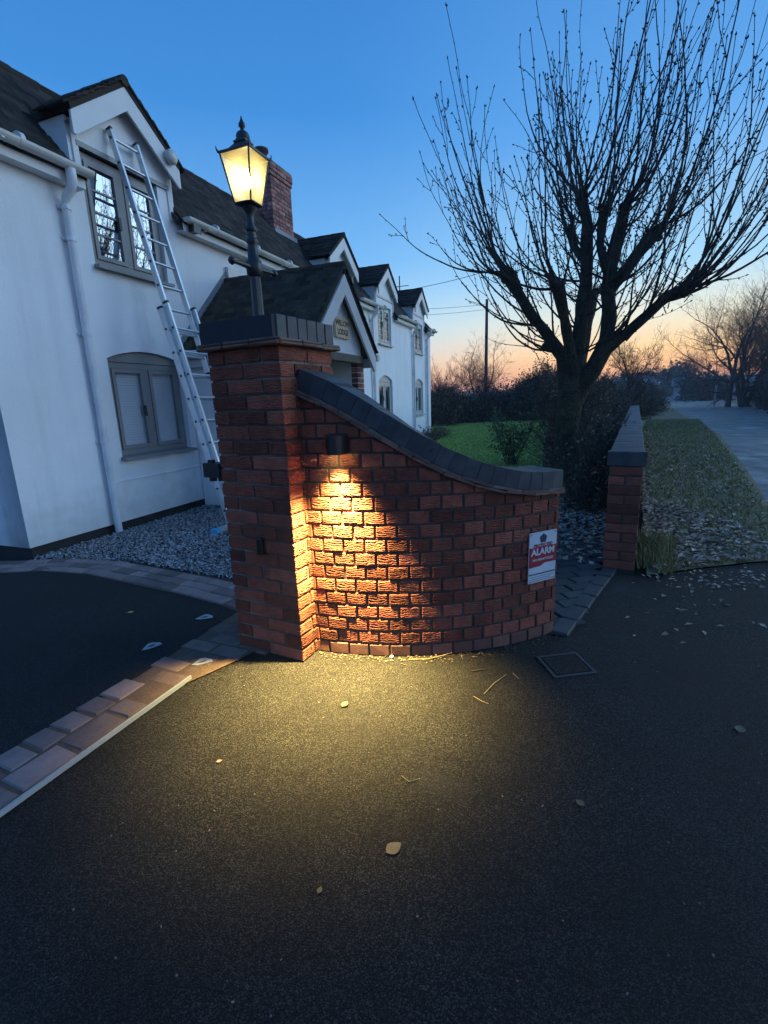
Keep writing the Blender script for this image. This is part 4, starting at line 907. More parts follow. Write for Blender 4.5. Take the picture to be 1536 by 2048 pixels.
# ------------------------------------------------------------------ the pollarded tree
TB = Vector((2.9, 7.3, 0)); TU = Vector((.93, -.37, 0)); TW = Vector((.37, .93, 0))
tree = thing('pollard_tree', 'bare pollarded tree with knobbly limbs and long upright shoots behind the wall', 'tree', TB)
def tp(u, w, z): return TU*u+TW*w+Vector((0, 0, z))
def wob(pts, rad, n=5, amp=.02):
    P = []; Rr = []
    for i in range(len(pts)-1):
        for k in range(n):
            t = k/n; a, b = Vector(pts[i]), Vector(pts[i+1]); p = a.lerp(b, t); r = rad[i]+(rad[i+1]-rad[i])*t
            nz = Vector((noise.noise(p*3), noise.noise(p*3+Vector((9, 0, 0))), 0))*amp
            P.append(p+nz); Rr.append(r*(1+.16*noise.noise(p*5)))
    P.append(Vector(pts[-1])); Rr.append(rad[-1]); return P, Rr
def limb(pts, rad, nm='limb', knob=True, n=12):
    P, Rr = wob([tp(*p) for p in pts], rad); q = MB(); q.tube(P, Rr, n)
    if knob:
        e = P[-1]; r = rad[-1]
        for _ in range(7):
            d = Vector((random.uniform(-1, 1), random.uniform(-1, 1), random.uniform(-.5, 1))).normalized(); c = e+d*r*.7; s_ = r*random.uniform(.35, .65)
            q.tube([c-d*s_, c, c+d*s_*.8, c+d*s_*1.15], [s_*.8, s_, s_*.75, s_*.25], 7)
    return part(nm, q, M['bark'], tree)
limb([(-.09, 0, -.06), (-.1, 0, .12), (-.1, 0, .45), (-.1, 0, .9), (-.07, 0, 1.3), (-.06, 0, 1.62)], [.28, .21, .175, .165, .18, .14], 'trunk', False, 18)
LB = [([(-.12, 0, 1.3), (-.22, 0, 1.85), (-.42, -.05, 2.15), (-.65, -.1, 2.42), (-.85, -.12, 2.75), (-1.0, -.1, 3.0)], [.17, .135, .115, .105, .105, .13]),
 ([(-.06, .02, 1.4), (.0, .03, 2.0), (.03, .05, 2.5), (.06, .08, 2.9), (.04, .1, 3.3), (.02, .1, 3.6), (-.06, .12, 3.92)], [.17, .14, .135, .125, .115, .1, .09]),
 ([(-.02, 0, 1.2), (.18, -.03, 1.6), (.35, -.05, 1.95), (.38, 0, 2.3), (.33, .05, 2.7), (.36, .08, 3.1), (.42, .1, 3.4), (.5, .1, 3.75)], [.18, .165, .15, .135, .135, .125, .105, .09]),
 ([(.34, -.05, 1.9), (.6, -.1, 2.1), (.85, -.15, 2.32), (1.02, -.15, 2.5), (1.26, -.15, 2.58)], [.13, .1, .09, .095, .11]),
 ([(.34, .05, 2.7), (.6, .12, 3.02), (.86, .15, 3.36)], [.12, .1, .11]),
 ([(0, .1, 1.5), (.1, .5, 2.3), (.15, .85, 2.8)], [.15, .11, .11]),
 ([(-.05, -.1, 1.6), (-.2, -.5, 2.3), (-.3, -.75, 2.7)], [.12, .085, .1]),
 ([(-.2, 0, 1.8), (-.34, -.05, 1.95), (-.46, -.1, 1.99)], [.09, .065, .07]),
 ([(.05, .1, 3.1), (-.12, .2, 3.35), (-.2, .25, 3.6)], [.09, .07, .08]),
 ([(.33, .05, 2.9), (.2, .0, 3.3), (.22, -.05, 3.65)], [.09, .07, .07])]
LB = [(a, [r*(.72 if i_ < len(b)-1 else .85) for i_, r in enumerate(b)]) for a, b in LB]
for a, b in LB: limb(a, b)
heads = list(zip([b[0][-1] for b in LB], (15, 13, 13, 15, 12, 9, 9, 4, 7, 7)))
along = [tuple(a[i][k]+(a[i+1][k]-a[i][k])*t for k in range(3)) for a, b in LB[:5] for i in range(len(a)-1) for t in (.25, .75)]
starts = [h for h, n in heads for _ in range(n)]+[p for p in along if p[2] > 1.7]*2
SH, TWG, BUD = [], MB(), []
def grow(p, d, L_, r0, up, n, wig=.06):
    P = [p]; d = d.normalized(); st_ = L_/n; tw = Vector((random.gauss(0, .5), random.gauss(0, .5), 0))
    for i in range(n):
        d = (d+(Vector((0, 0, up))+tw*.28)*st_*(1.25-.6*i/n)+Vector((random.gauss(0, wig), random.gauss(0, wig), random.gauss(0, wig)))).normalized(); P.append(P[-1]+d*st_)
    return P, [max(.004, r0*(1-.85*(i/n)**.8)) for i in range(n+1)]
def buds(P, R_, sp):
    acc = 0
    for a, b, r in zip(P, P[1:], R_[1:]):
        acc += (b-a).length
        if acc > sp and r < .019:
            acc = random.uniform(-.05, .05); d = (b-a).normalized(); sv = d.orthogonal().normalized(); sv.rotate(Matrix.Rotation(random.uniform(0, 6.28), 3, d)); BUD.append((b+sv*r*.6, (d*.75+sv*.8).normalized(), random.uniform(.018, .045)))
    BUD.append((P[-1], (P[-1]-P[-2]).normalized(), .045))
for i, h in enumerate(starts):
    hu, hw, hz = h
    az = random.uniform(0, 2*math.pi); out = Vector((math.cos(az), math.sin(az), 0)); side = tp(hu-.1, hw, 0)
    if side.length > .3: out = (out*.8+side.normalized()*.9).normalized()
    central = max(0, 1-side.length/.9)*max(0, min(1, (hz-2.6)/.8))
    el = random.uniform(-.1, 1.0)+central*random.uniform(.2, 1.6)
    L_ = random.uniform(1.4, 3.2)*(1.12 if hu > .7 else .97)
    p = tp(hu, hw, hz)+Vector((random.uniform(-.07, .07), random.uniform(-.07, .07), random.uniform(-.06, .08)))
    P, Rr = grow(p, out+Vector((0, 0, el)), L_, random.uniform(.009, .021), random.uniform(.6, 1.25), 18); SH.append((P, Rr)); buds(P, Rr, .12)
    for _ in range(random.randint(1, 4)):
        k = random.randint(3, 15); dd = (P[k+1]-P[k]).normalized(); sv = dd.orthogonal().normalized(); sv.rotate(Matrix.Rotation(random.uniform(0, 6.28), 3, dd))
        P2, R2 = grow(P[k], dd+sv*random.uniform(.5, 1.), random.uniform(.25, 1.1)*(1-k/24), Rr[k]*.65, .8, 8, .08); TWG.tube(P2, R2, 4, False); buds(P2, R2, .09)
for i_ in range(220):                                     # short spurs bristling on the heads and upper stems
    h = random.choice(heads)[0] if i_ < 150 else random.choice([p for p in along if p[2] > 2.4]); P2, R2 = grow(tp(*h)+Vector((random.gauss(0, .07), random.gauss(0, .07), random.gauss(0, .08))), Vector((random.gauss(0, 1), random.gauss(0, 1), .5)), random.uniform(.15, .6), .008, .8, 5, .15); TWG.tube(P2, R2, 4, False); buds(P2, R2, .08)
for P, Rr in SH: q = MB(); q.tube(P, Rr, 6); part('shoot', q, M['shoot'], tree)
part('twig', TWG, M['shoot'], tree, kind='stuff')
bu = MB()
for p, d, s_ in BUD:
    o_ = d.orthogonal().normalized(); o2 = d.cross(o_); r = s_*.27; c = p+d*s_*.4
    bu.add([p, c+o_*r, c+o2*r, c-o_*r, c-o2*r, p+d*s_], [(0, 2, 1), (0, 3, 2), (0, 4, 3), (0, 1, 4), (5, 1, 2), (5, 2, 3), (5, 3, 4), (5, 4, 1)])
part('bud', bu, M['shoot'], tree, kind='stuff')

# ------------------------------------------------------------------ generic bare trees
def bare(nm, label, loc, height, spread, trunks, levels, seed, m, group=None, cat='tree', up=.35, r0=None, first=.38, tsp=.3):
    r = random.Random(seed); root = thing(nm, label, cat, loc, 0, group); tr = MB(); PP, QQ, RA, RB = [], [], [], []
    def br(p, d, L_, rad, lv):
        n = 4; P = [p]
        for i in range(n):
            d = (d+Vector((r.gauss(0, .13), r.gauss(0, .13), r.gauss(0, .09)+up*.12))).normalized(); P.append(P[-1]+d*L_/n)
        R_ = [rad*(1-.5*i/n) for i in range(n+1)]
        if lv <= 1: tr.tube(P, R_, 6, False)
        else:
            for i in range(n): PP.append(P[i]); QQ.append(P[i+1]); RA.append(R_[i]); RB.append(R_[i+1])
        if lv < levels:
            for _ in range(r.randint(3, 5) if lv else r.randint(4, 6)):
                k = r.randint(1, n); sv = d.orthogonal().normalized(); sv.rotate(Matrix.Rotation(r.uniform(0, 6.28), 3, d))
                br(P[k], (d*r.uniform(.5, .9)+sv*r.uniform(.5, 1.)*spread).normalized(), L_*r.uniform(.5, .72), R_[k]*.6, lv+1)
            br(P[-1], d, L_*.7, R_[-1], lv+1)
    for t in range(trunks):
        a = r.uniform(0, 6.28); br(Vector((r.uniform(-1, 1)*tsp, r.uniform(-1, 1)*tsp, -.1)), Vector((.35*math.cos(a)*(trunks > 1), .35*math.sin(a)*(trunks > 1), 1)), height*first, r0 or height*.022, 0)
    part('trunk', tr, m, root)
    V, F = twigs(np.array(PP), np.array(QQ), np.maximum(np.array(RA), .004), np.maximum(np.array(RB), .003)); part('crown', MB(), m, root).data = npmesh('crown', V, F, m); root.children[-1]['kind'] = 'stuff'
    return root
def polar(px, dist):                                     # a spot on the ground along a bearing given by the horizontal pixel at the horizon
    a = math.atan2((px-768)/FOC, 1/math.cos(PITCH)*1.0); return Vector((math.sin(a)*dist, math.cos(a)*dist, 0))
GB = 'bare winter trees beyond the garden'
bare('bare_tree', 'large bare multi trunked tree on the right beyond the road hedge', (25.2, 34.6, 0), 8.5, 1., 4, 5, 3, M['farbark'], GB, r0=.2, tsp=1.1, first=.42)
bare('bare_tree', 'leaning bare tree furthest right beside the road hedge', (26.6, 33.6, 0), 9, 1., 3, 5, 5, M['farbark'], GB, r0=.2, tsp=.9)
bare('bare_tree', 'smaller bare tree left of the large one at the road bend', (36.3, 59.9, 0), 6.5, 1., 2, 5, 8, M['farbark'], GB, r0=.2)
bare('bare_tree', 'round bare tree behind the utility pole beyond the lawn', (6.8, 32.3, 0), 4.9, 1.2, 2, 5, 9, M['farbark'], GB, r0=.1, first=.42)
bare('bare_tree', 'slim bare tree rising from the hedge behind the long wall', (9.45, 18.8, 0), 3.9, .9, 1, 5, 12, M['farbark'], GB, r0=.1)
bare('bare_tree', 'thin pale twiggy tree close to the far end of the white house', (3.1, 25.2, 0), 3.6, .7, 4, 4, 14, M['farbark'], GB, r0=.035)

# ------------------------------------------------------------------ hedges and bushes: twigs and leaves
def bushmass(nm, label, cat, boxes, ntw, nlf, lsz, mt, ml, group=None, tl=.28, tr=.006, seed=1):
    root = thing(nm, label, cat, (0, 0, 0), 0, group); P = []; N = []
    tot = sum(b[5] for b in boxes)
    for (x, y, z, rx, rz_, wgt, *ry) in boxes:
        n = int(ntw*wgt/tot); ry_ = ry[0] if ry else rx; u = RNG.normal(0, 1, (n, 3)); u /= np.linalg.norm(u, axis=1, keepdims=True); rr = RNG.uniform(.35, 1, (n, 1))**.6
        lump = 1+.18*np.sin(u[:, :1]*7+x)+.15*np.sin(u[:, 1:2]*9+y); q = u*rr*lump*np.array([rx, ry_, rz_])+np.array([x, y, z]); q[:, 2] = np.maximum(q[:, 2], .02); P.append(q); N.append(u)
    P = np.concatenate(P); N = np.concatenate(N); d = N*.6+np.array([0, 0, .7])+RNG.normal(0, .45, P.shape); d /= np.linalg.norm(d, axis=1, keepdims=True)
    V, F = twigs(P-d*tl*.5, P+d*tl*.5*RNG.uniform(.5, 1.3, (len(P), 1)), tr, tr*.35)
    part('branches', MB(), mt, root).data = npmesh('branches', V, F, mt); root.children[-1]['kind'] = 'stuff'
    if nlf:
        k = RNG.integers(0, len(P), nlf); Q = P[k]+RNG.normal(0, tl*.35, (nlf, 3)); Q[:, 2] = np.maximum(Q[:, 2], .02); V, F = leaves(Q, RNG.uniform(.6, 1.3, nlf)*lsz)
        part('foliage', MB(), ml, root).data = npmesh('foliage', V, F, ml); root.children[-1]['kind'] = 'stuff'
    return root
hb_ = [(*RW(t, 1.05+.1*math.sin(t*2.1), .78)[:], .58, .86+.06*math.sin(t*1.7), 1.) for t in np.arange(4.6, 17.5, .7)]
bushmass('hedge', 'tangled brown and green hedge behind the long road wall', 'hedge', hb_, 11000, 26000, .05, M['farbark'], M['hedge'], tl=.34)
bushmass('dark_bush', 'dense dark bush at the foot of the pollarded tree by the wall', 'bush', [(2.72, 5.9, .35, .42, .5, 1), (3.05, 6.75, .5, .42, .6, 1), (2.45, 5.4, .2, .4, .3, .6)], 1600, 2200, .05, M['farbark'], M['hedge'])
bushmass('hedge', 'long dark garden hedge along the back of the lawn', 'hedge', [(x, 25.9+.25*math.sin(x*1.3)+(x-2)*.06, .7, 1., .72+.16*math.sin(x*2.3), 1.) for x in np.arange(1.6, 10.4, .7)], 8000, 14000, .13, M['farbark'], M['hedgedark'], tl=.7, tr=.013)
bushmass('evergreen_bush', 'large dark evergreen bush rising above the back hedge', 'bush', [(8.6, 25.6, 1.4, 1.3, 1.35, 1.), (7.6, 26, 1.0, 1.1, 1.1, .7)], 3000, 9000, .12, M['farbark'], M['hedgedark'], tl=.6, tr=.012)
bushmass('twiggy_bush', 'loose twiggy bush at the left end of the back hedge by the house', 'bush', [(3.0, 23.4, .9, .7, 1.0, 1.)], 1500, 2600, .09, M['farbark'], M['hedge'], tl=.7, tr=.008)
bushmass('low_planting', 'low dark planting along the foot of the far house wall', 'plants', [(*H2W(s, -.4, .12)[:], .35, .2, 1.) for s in np.arange(8.5, 14.5, .5)], 800, 2500, .07, M['farbark'], M['hedge'], tl=.2)
hbr = [(21.2+.64*i, 25.2+i, .95+.1*math.sin(i*1.7)+max(0, 4-i)*.05, 1.1, 1.15+max(0, 4-i)*.06, 1.) for i in np.arange(-9, 11, .8)]
bushmass('hedge', 'dark clipped hedge bank along the far right side of the road', 'hedge', hbr, 7000, 15000, .13, M['farbark'], M['hedgedark'], tl=.6, tr=.012)
bushmass('verge_bush', 'rounded bush at the road edge where the long wall ends', 'bush', [(12.2, 23.2, .75, .9, .85, 1.), (14.5, 27, .7, 1.1, .85, 1.), (17.5, 32.5, .7, 1.3, .9, 1.)], 2600, 6000, .1, M['farbark'], M['hedge'], tl=.45, tr=.01)
bushmass('far_hedge', 'hazy hedge beyond the bend of the road', 'hedge', [(45+i*3., 92+i*3.5+5*math.sin(i), .9, 2.4, 1.3, 1.) for i in np.arange(-6, 5, .8)]+[(60+i*-2.6, 96-i*4.6, 1.0, 2.4, 1.5, 1.) for i in np.arange(2.5, 9, .7)], 2600, 5000, .6, M['farbark'], M['hedgedark'], tl=2., tr=.05)
bushmass('far_tree', 'misty rounded trees far beyond the road bend', 'trees', [(67, 112, 3.2, 2.4, 3.0, 1.2), (71, 132, 3.2, 5, 3.0, 1.2), (62, 128, 2.4, 5, 2.4, 1.), (104, 190, 3, 7, 3.5, 1), (112, 178, 2.4, 7, 3, 1)], 3000, 5000, .9, M['farbark'], M['hedgedark'], tl=3., tr=.06)
wood = bushmass('far_woods', 'low dark line of far woods along the horizon', 'woods', [(x, 330+40*math.sin(x*.05), 1.6, 12, 3.4+1.5*math.sin(x*.13), 1.) for x in np.arange(-120, 330, 11)], 2600, 4600, 3., M['farbark'], M['hedgedark'], tl=6., tr=.15); wood['kind'] = 'structure'
# rose shrub on the lawn
rs = thing('rose_shrub', 'green leafy shrub on the lawn in front of the tree', 'shrub', (2.55, 9.3, 0)); q = MB(); tips = []
for i in range(24):
    a = random.uniform(0, 6.28); P, Rr = grow(Vector((random.uniform(-.12, .12), random.uniform(-.12, .12), 0)), Vector((math.cos(a)*.55, math.sin(a)*.55, 1)), random.uniform(.7, 1.2), .009, .05, 7); q.tube(P, Rr, 5); tips += P[3:]
    for _ in range(3):
        k = random.randint(2, 6); P2, R2 = grow(P[k], Vector((random.gauss(0, 1), random.gauss(0, 1), .6)), random.uniform(.2, .4), .005, .1, 4); q.tube(P2, R2, 4); tips += P2
part('stems', q, M['farbark'], rs)
T_ = np.array([t[:] for t in tips]); k = RNG.integers(0, len(T_), 900); V, F = leaves(T_[k]+RNG.normal(0, .05, (900, 3)), RNG.uniform(.04, .075, 900)); part('foliage', MB(), M['shrub'], rs).data = npmesh('foliage', V, F, M['shrub']); rs.children[-1]['kind'] = 'stuff'

# ------------------------------------------------------------------ grass, leaf litter, gravel, debris
def stuff(nm, me, label): o = link(nm, me, kind='stuff'); o['label'] = label; return o
def blades(poly, n, h, wd, z=0., lean=.5):
    P = scatter(poly, n); th = RNG.uniform(0, 6.283, n); hh = RNG.uniform(.5, 1.2, n)*h; ln_ = RNG.normal(0, lean, (n, 2))*hh[:, None]; s_ = np.stack([np.cos(th), np.sin(th)], 1)*wd
    B = np.concatenate([P, np.full((n, 1), z)], 1); V = np.zeros((n, 4, 3)); V[:, 0, :2] = P-s_; V[:, 1, :2] = P+s_; V[:, :2, 2] = z
    V[:, 2, :2] = P+ln_+s_*.3; V[:, 3, :2] = P+ln_-s_*.3; V[:, 2:, 2] = (z+hh)[:, None]; return V.reshape(-1, 3), (np.arange(n)*4)[:, None]+np.array([[0, 1, 2, 3]])
near_lawn = [(.2, 6), (1.9, 6.2), (3.2, 9.6), (6.4, 19), (9.4, 25.6), (2.7, 24.6), (1.9, 18.6), (0, 12.5)]
stuff('lawn_grass', npmesh('lawn_grass', *blades(near_lawn, 42000, .05, .008, .005), M['blade']), 'short green lawn grass beside the house')
vp = [(1.98, 3.32), (2.9, 3.5), (3.9, 3.4), (4.3, 5.3), (5.5, 7.2), (9.6, 13.9), (14, 21.5), (12, 22), (7.85, 14.8), (2.2, 3.6)]
stuff('verge_grass', npmesh('verge_grass', *blades(vp, 20000, .06, .006, .012, .9), M['vblade']), 'rough winter grass on the verge between wall and road')
tuft = [RW(x, y) for x, y in ((-.02, -.25), (.8, -.3), (.8, -.01), (.05, -.01))]
stuff('wall_grass', npmesh('wall_grass', *blades([(p.x, p.y) for p in tuft], 700, .13, .005, .012, .45), M['vblade']), 'long grass tufts at the foot of the long wall end')
vl = [(1.95, 3.34), (3.2, 3.58), (4.1, 3.7), (4.5, 5.6), (6.5, 8.8), (7.2, 13.2), (5.3, 9.7), (2.2, 3.9)]
P = np.concatenate([scatter(vl, 1000), scatter([(1.95, 3.34), (3.2, 3.58), (3.4, 4.6), (3.3, 6.0), (2.2, 3.9)], 1500), scatter([(3.3, 6), (4.6, 6), (9.3, 14), (8.6, 15.8), (7.6, 14)], 500)]); P3 = np.concatenate([P, RNG.uniform(.02, .06, (3000, 1))], 1); V, F = leaves(P3, RNG.uniform(.03, .08, 3000), .75); stuff('leaf_litter', npmesh('leaf_litter', V, F, M['leaf']), 'dead fallen leaves on the verge turf')
ul = [(1.15, 3.9), (1.6, 3.5), (1.95, 3.9), (3.6, 7.3), (3.2, 8), (1.6, 5.4), (.9, 4)]
P = scatter(ul, 2600); P3 = np.concatenate([P, RNG.uniform(-.005, .03, (2600, 1))], 1); V, F = leaves(P3, RNG.uniform(.03, .08, 2600), .7); stuff('leaf_litter', npmesh('leaf_litter', V, F, M['leaf']), 'dead fallen leaves on the soil under the pollarded tree')
def pebbles(poly, n, s0, s1, z0, z1):
    P = scatter(poly, n); n = len(P); ico = np.array([(0, 0, 1), (.9, 0, .35), (.28, .85, .35), (-.72, .53, .35), (-.72, -.53, .35), (.28, -.85, .35), (.72, .53, -.4), (-.28, .85, -.4), (-.9, 0, -.4), (-.28, -.85, -.4), (.72, -.53, -.4)])
    f = [(0, i, i % 5+1) for i in range(1, 6)]+[(i, 6+(i-1) % 5, i % 5+1) for i in range(1, 6)]+[(i % 5+1, 6+(i-1) % 5, 6+i % 5) for i in range(1, 6)]
    s_ = RNG.uniform(s0, s1, (n, 1, 1))*np.stack([RNG.uniform(.7, 1.4, n), RNG.uniform(.6, 1., n), RNG.uniform(.4, .8, n)], 1)[:, None, :]
    V = ico[None]*(1+RNG.normal(0, .12, (n, 11, 1)))*s_; th = RNG.uniform(0, 6.28, n); c, sn = np.cos(th)[:, None], np.sin(th)[:, None]; tl = RNG.normal(0, .5, n)[:, None]
    V = np.stack([V[..., 0]*c-V[..., 1]*sn, V[..., 0]*sn+V[..., 1]*c, V[..., 2]+V[..., 0]*tl], -1); V += np.concatenate([P, RNG.uniform(z0, z1, (n, 1))], 1)[:, None, :]
    return V.reshape(-1, 3), ((np.arange(n)*11)[:, None, None]+np.array(f)[None]).reshape(-1, 3)
gp = [(-3.26, 4.24), (-2.27, 4.08), (-1.12, 3.50), (-.85, 3.28), (-.4, 3.3), (.0, 4.6), (-.8, 6.4), (-1.5, 9.0), (-2.05, 7.38)]
stuff('gravel', npmesh('gravel', *pebbles(gp, 44000, .0055, .0135, .0, .022), M['pebble']), 'grey and white gravel between the house and the paver border')
stuff('leaf_gravel', npmesh('leaf_gravel', *pebbles([(1.3, 4.3), (2.2, 4.4), (3.0, 6.1), (2.2, 6.2)], 900, .01, .022, 0, .02), M['pebble']), 'grey gravel patch under the pollarded tree')
ap = [(-1.2, .5), (1.6, .5), (2.2, 2.6), (1.0, 2.35), (.2, 2.25), (-.4, 2.2), (-.9, 2.0)]
stuff('grit', npmesh('grit', *pebbles(ap, 170, .0012, .0038, .002, .004), M['paver']), 'loose grit scattered over the old asphalt')
tt_ = RNG.uniform(-110, -60, 260); rr_ = RC+np.abs(RNG.normal(0, .035, 260))+.006; dp_ = np.stack([CC.x+rr_*np.cos(np.radians(tt_)), CC.y+rr_*np.sin(np.radians(tt_)), RNG.uniform(.002, .008, 260)], 1)
V, F = leaves(dp_, RNG.uniform(.005, .02, 260), .85); stuff('wall_foot_debris', npmesh('wall_foot_debris', V, F, M['crumb']), 'crumbs of leaf and grit gathered along the foot of the curved wall')
e_ = np.concatenate([scatter([(1.9, 3.0), (3.4, 3.1), (3.5, 3.6), (2.9, 3.5), (1.9, 3.32)], 170), scatter([(1.2, 2.3), (3.3, 2.3), (3.6, 3.4), (1.8, 3.3)], 90)]); V, F = leaves(np.concatenate([e_, RNG.uniform(.003, .02, (260, 1))], 1), RNG.uniform(.012, .05, 260), .8); stuff('verge_edge_leaves', npmesh('verge_edge_leaves', V, F, M['leaf']), 'broken leaves blown along the edge of the verge')
def leafthing(label, x, y, s_, rz, m, curl=.25, z=.004):
    q = MB(); n = 8; V = []; 
    for i in range(n+1):
        t = i/n; wd = .36*math.sin(math.pi*t**.8)**.9+.01; xx = (t-.5); zz = curl*.3*(t-.5)**2
        V += [(xx*s_, -wd*s_, (zz+curl*wd*.5)*s_), (xx*s_, 0, zz*s_), (xx*s_, wd*s_, (zz+curl*wd*.4)*s_)]
    q.add(V, [(3*i+k, 3*i+k+3, 3*i+k+4, 3*i+k+1) for i in range(n) for k in (0, 1)], True); q.tube([(-.5*s_, 0, .001), (-.72*s_, .05*s_, .003)], .008*s_+.0004, 5)
    o = link('fallen_leaf', q.mesh('fallen_leaf', m), loc=(x, y, z), rot=(0, 0, rz)); tag(o, label, 'leaf', 'single leaves lying on the asphalt'); return o
ML = mat('pale_dead_leaf', (.1, .085, .052), .7, .3, 60); MY = mat('yellow_leaf', (.4, .42, .12), .6, .2, 60); MR = mat('pinkish_leaf', (.3, .19, .16), .7, .3, 60)
leafthing('large pale brown leaf lying flat below the pool of lamp light', -.006, 1.185, .055, .6, ML, .12)
leafthing('small pale leaf near the bottom of the photo left of the large leaf', -.215, 1.064, .02, 1.2, ML)
leafthing('pale curled leaf on the dark asphalt right of the light pool', .612, 1.324, .032, 2.2, ML, .6)
leafthing('brown leaf at the right edge on the dark asphalt', 1.378, 1.649, .05, .9, ML, .5)
leafthing('small yellow leaf on the dark new driveway', -1.70, 2.969, .04, .2, MY, .4, .009)
leafthing('tiny pink leaf at the left edge of the light pool', -.66, 1.575, .022, .4, MR)
leafthing('thin dark curled leaf inside the light pool', -.205, 1.9, .045, 1.1, mat('dark_leaf', (.05, .04, .03), .8, .3, 60), .5)
def straw(label, pts, r=.0018, m='twig'):
    q = MB(); q.tube([Vector(p) for p in pts], [r]*(len(pts)-1)+[r*.5], 5); o = part('straw', q, M[m], None); tag(o, label, 'twig', 'bits of straw on the asphalt')
straw('long pale straw at the right edge of the light pool', [(.425, 1.94, .004), (.49, 2.02, .006), (.565, 2.09, .004)])
straw('short bent straw left of the long one', [(.375, 1.925, .004), (.405, 1.885, .005), (.43, 1.868, .003)])
straw('small straw right of the long one near the wall', [(.60, 2.10, .003), (.615, 2.05, .004)])
straw('v shaped straw in the fading light pool', [(.03, 1.47, .003), (.055, 1.44, .004), (.095, 1.455, .003)], .0014)
straw('dry stalk lying along the foot of the curved wall', [(.1, 2.262, .004), (.2, 2.255, .006), (.27, 2.275, .01), (.33, 2.285, .02)], .002)
straw('dark twig near the foot of the curved wall', [(.4, 2.13, .003), (.45, 2.14, .004), (.48, 2.145, .003)], .003, 'farbark')
q = MB(); q.lathe([(.001, 0), (.008, .002), (.011, .008), (.008, .014), (.001, .017)], n=10); o = part('white_pebble', q, M['signwhite'], None, loc=(.013, 2.285, .0)); tag(o, 'single white pebble at the foot of the curved wall', 'pebble')
def cornerplate(label, x, y, rz):
    q = MB(); pts = [(-.075, -.02), (.07, -.035), (.01, .045)]; inn = [(.0+.024*math.cos(2*math.pi*k/12)+.0, -.006+.012*math.sin(2*math.pi*k/12)) for k in range(12)]
    V = []; O = []
    for k in range(12):
        a = 2*math.pi*k/12; d = Vector((math.cos(a), math.sin(a))); best = 1e9
        for i in range(3):
            p, r_ = Vector(pts[i]), Vector(pts[(i+1) % 3]); e = r_-p; c0 = Vector((0, -.006)); den = d.x*e.y-d.y*e.x
            if abs(den) > 1e-9:
                t = ((p-c0).x*e.y-(p-c0).y*e.x)/den; s_ = ((p-c0).x*d.y-(p-c0).y*d.x)/den
                if t > 0 and -.001 <= s_ <= 1.001: best = min(best, t)
        O.append((d.x*best, -.006+d.y*best))
    V = [(a, b, .0) for a, b in O]+[(a, b, .004) for a, b in O]+[(a, b, .006) for a, b in inn]+[(a, b, .0) for a, b in inn]
    F = [(r_*12+k, r_*12+(k+1) % 12, (r_+1)*12+(k+1) % 12, (r_+1)*12+k) for r_ in range(3) for k in range(12)]
    q.add(V, F); o = part('corner_plate', q, M['whitish'], None, loc=(x, y, .009), rot=(0, 0, rz)); tag(o, label, 'bracket', 'pale triangular plates on the driveway'); q2 = MB(); q2.add([(a, b, .0005) for a, b in inn], [tuple(range(12))]); part('socket', q2, M['dark'], o)
cornerplate('pale triangular metal plate on the dark driveway furthest from the camera', -1.167, 2.851, .35)
cornerplate('pale triangular metal plate at the left on the dark driveway edge', -1.344, 2.494, .9)
cornerplate('pale triangular metal plate on the pavers nearest the pillar foot', -.985, 2.30, .55)

# ------------------------------------------------------------------ poles, wires, far buildings
up = thing('utility_pole', 'thin wooden utility pole beyond the garden left of the tree', 'pole', (8.15, 38.1, 0)); q = MB(); q.tube([(0, 0, -.2), (0, 0, 4), (0, 0, 8.3)], [.15, .125, .1], 10); part('pole', q, M['farbark'], up)
up2 = thing('utility_pole', 'small distant utility pole by the road bend at the far right', 'pole', (38.6, 58.4, 0)); q = MB(); q.tube([(0, 0, -.2), (0, 0, 4.3)], [.13, .09], 8); part('pole', q, M['farbark'], up2)
def wire(label, a, b, sag, r=.012):
    a, b = Vector(a), Vector(b); q = MB(); q.tube([a.lerp(b, i/24)-Vector((0, 0, sag*4*(i/24)*(1-i/24))) for i in range(25)], r, 5, False); o = part('overhead_wire', q, M['black'], None); tag(o, label, 'wire', 'overhead wires')
wire('upper overhead wire from the utility pole to the house end', (8.15, 38.1, 7.95), (-9, 30, 7.4), .5)
wire('lower overhead wire from the utility pole to the house end', (8.15, 38.1, 7.6), (-9, 30, 6.9), .5)
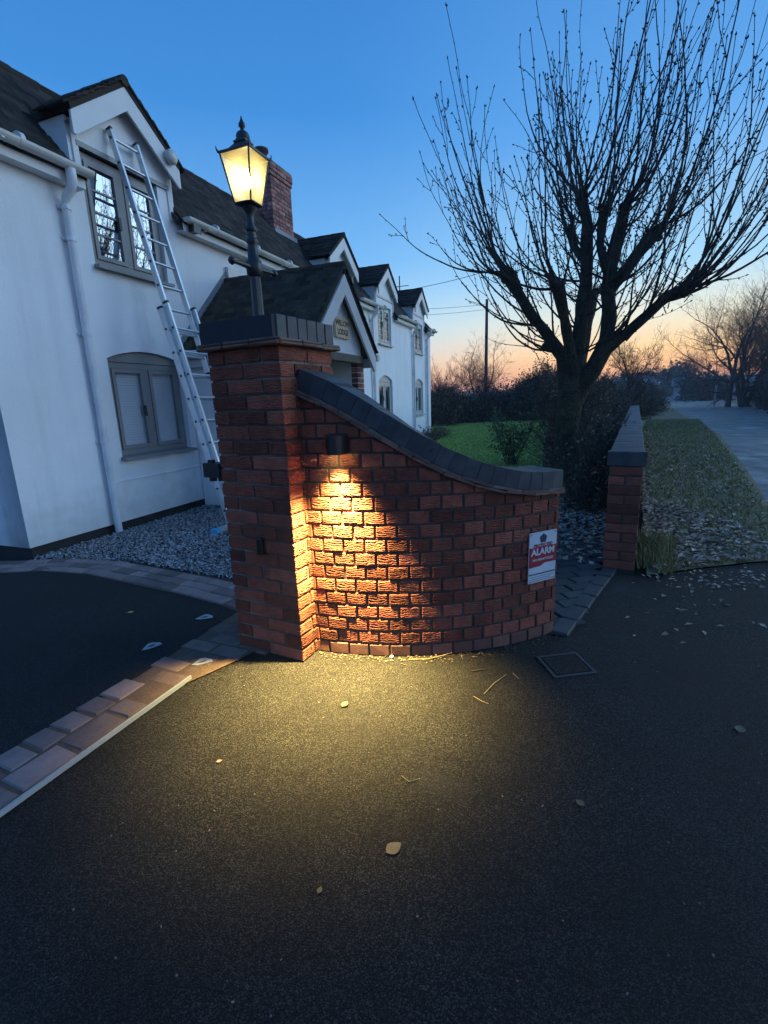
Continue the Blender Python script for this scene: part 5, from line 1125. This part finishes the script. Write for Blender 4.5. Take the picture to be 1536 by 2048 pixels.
wire('overhead wire running from the last dormer past the tree to the right', H2W(13.1, .2, 4.75), (9.5, 9.2, 6.6), .55, .008)
q = MB(); q.tube([(0, 0, 0), (0, 0, .5), (.0, 0, .9)], .02, 6); q.tube([(-.3, 0, .55), (.3, 0, .6)], .012, 5); o = part('aerial_bracket', q, M['black'], None, loc=H2W(13.6, .9, 4.4)); tag(o, 'thin aerial bracket on the roof beside the last dormer', 'aerial')
def farhouse(label, x, y, rz, L_, D_, h, rh):
    t = thing('far_building', label, 'building', (x, y, 0), rz); q = MB(); q.box((0, 0, -.1), (L_, D_, h)); part('wall', q, M['farwall'], t)
    q = MB(); q.prism([(-.3, h-.1), (D_+.3, h-.1), (D_/2, h+rh)], -.3, L_+.3, 'x'); part('roof', q, M['farroof'], t)
    for i in range(3): q = MB(); q.box((L_*(.15+.28*i), -.05, h*.35), (L_*(.15+.28*i)+L_*.14, .02, h*.75)); part('window', q, M['dark'], t)
farhouse('low pale roofed farm building beyond the hedge at the right', 41, 69, -.55, 11, 6, 1.9, 1.1)
farhouse('small white house in the mist at the road bend', 63, 124, .2, 9, 7, 3.0, 2.2)
gt = thing('field_gate', 'pale wooden gate beside the far right hedge', 'gate', (25.6, 37.6, 0), .95)
for k in range(7): q = MB(); q.box((.0+.26*k, 0, .1), (.16+.26*k, .03, 1.35+.1*math.sin(k))); part('board', q, M['farwall'], gt)
q = MB(); q.box((-.15, -.06, 0), (0, .1, 1.6)); part('post', q, M['farwall'], gt)

# ------------------------------------------------------------------ evening mist
hz = bpy.data.materials.new('mist'); hz.use_nodes = True; n_ = hz.node_tree; n_.nodes.remove(n_.nodes['Principled BSDF'])
pv = n_.nodes.new('ShaderNodeVolumePrincipled'); pv.inputs['Color'].default_value = (.82, .9, 1, 1); pv.inputs['Density'].default_value = .0013; pv.inputs['Anisotropy'].default_value = .2
n_.links.new(pv.outputs[0], n_.nodes['Material Output'].inputs['Volume'])
q = MB(); q.box((-260, -60, -1.1), (420, 460, 14.5)); hzo = part('haze', q, hz, None, kind='stuff'); hzo['label'] = 'thin blue evening mist over the fields'
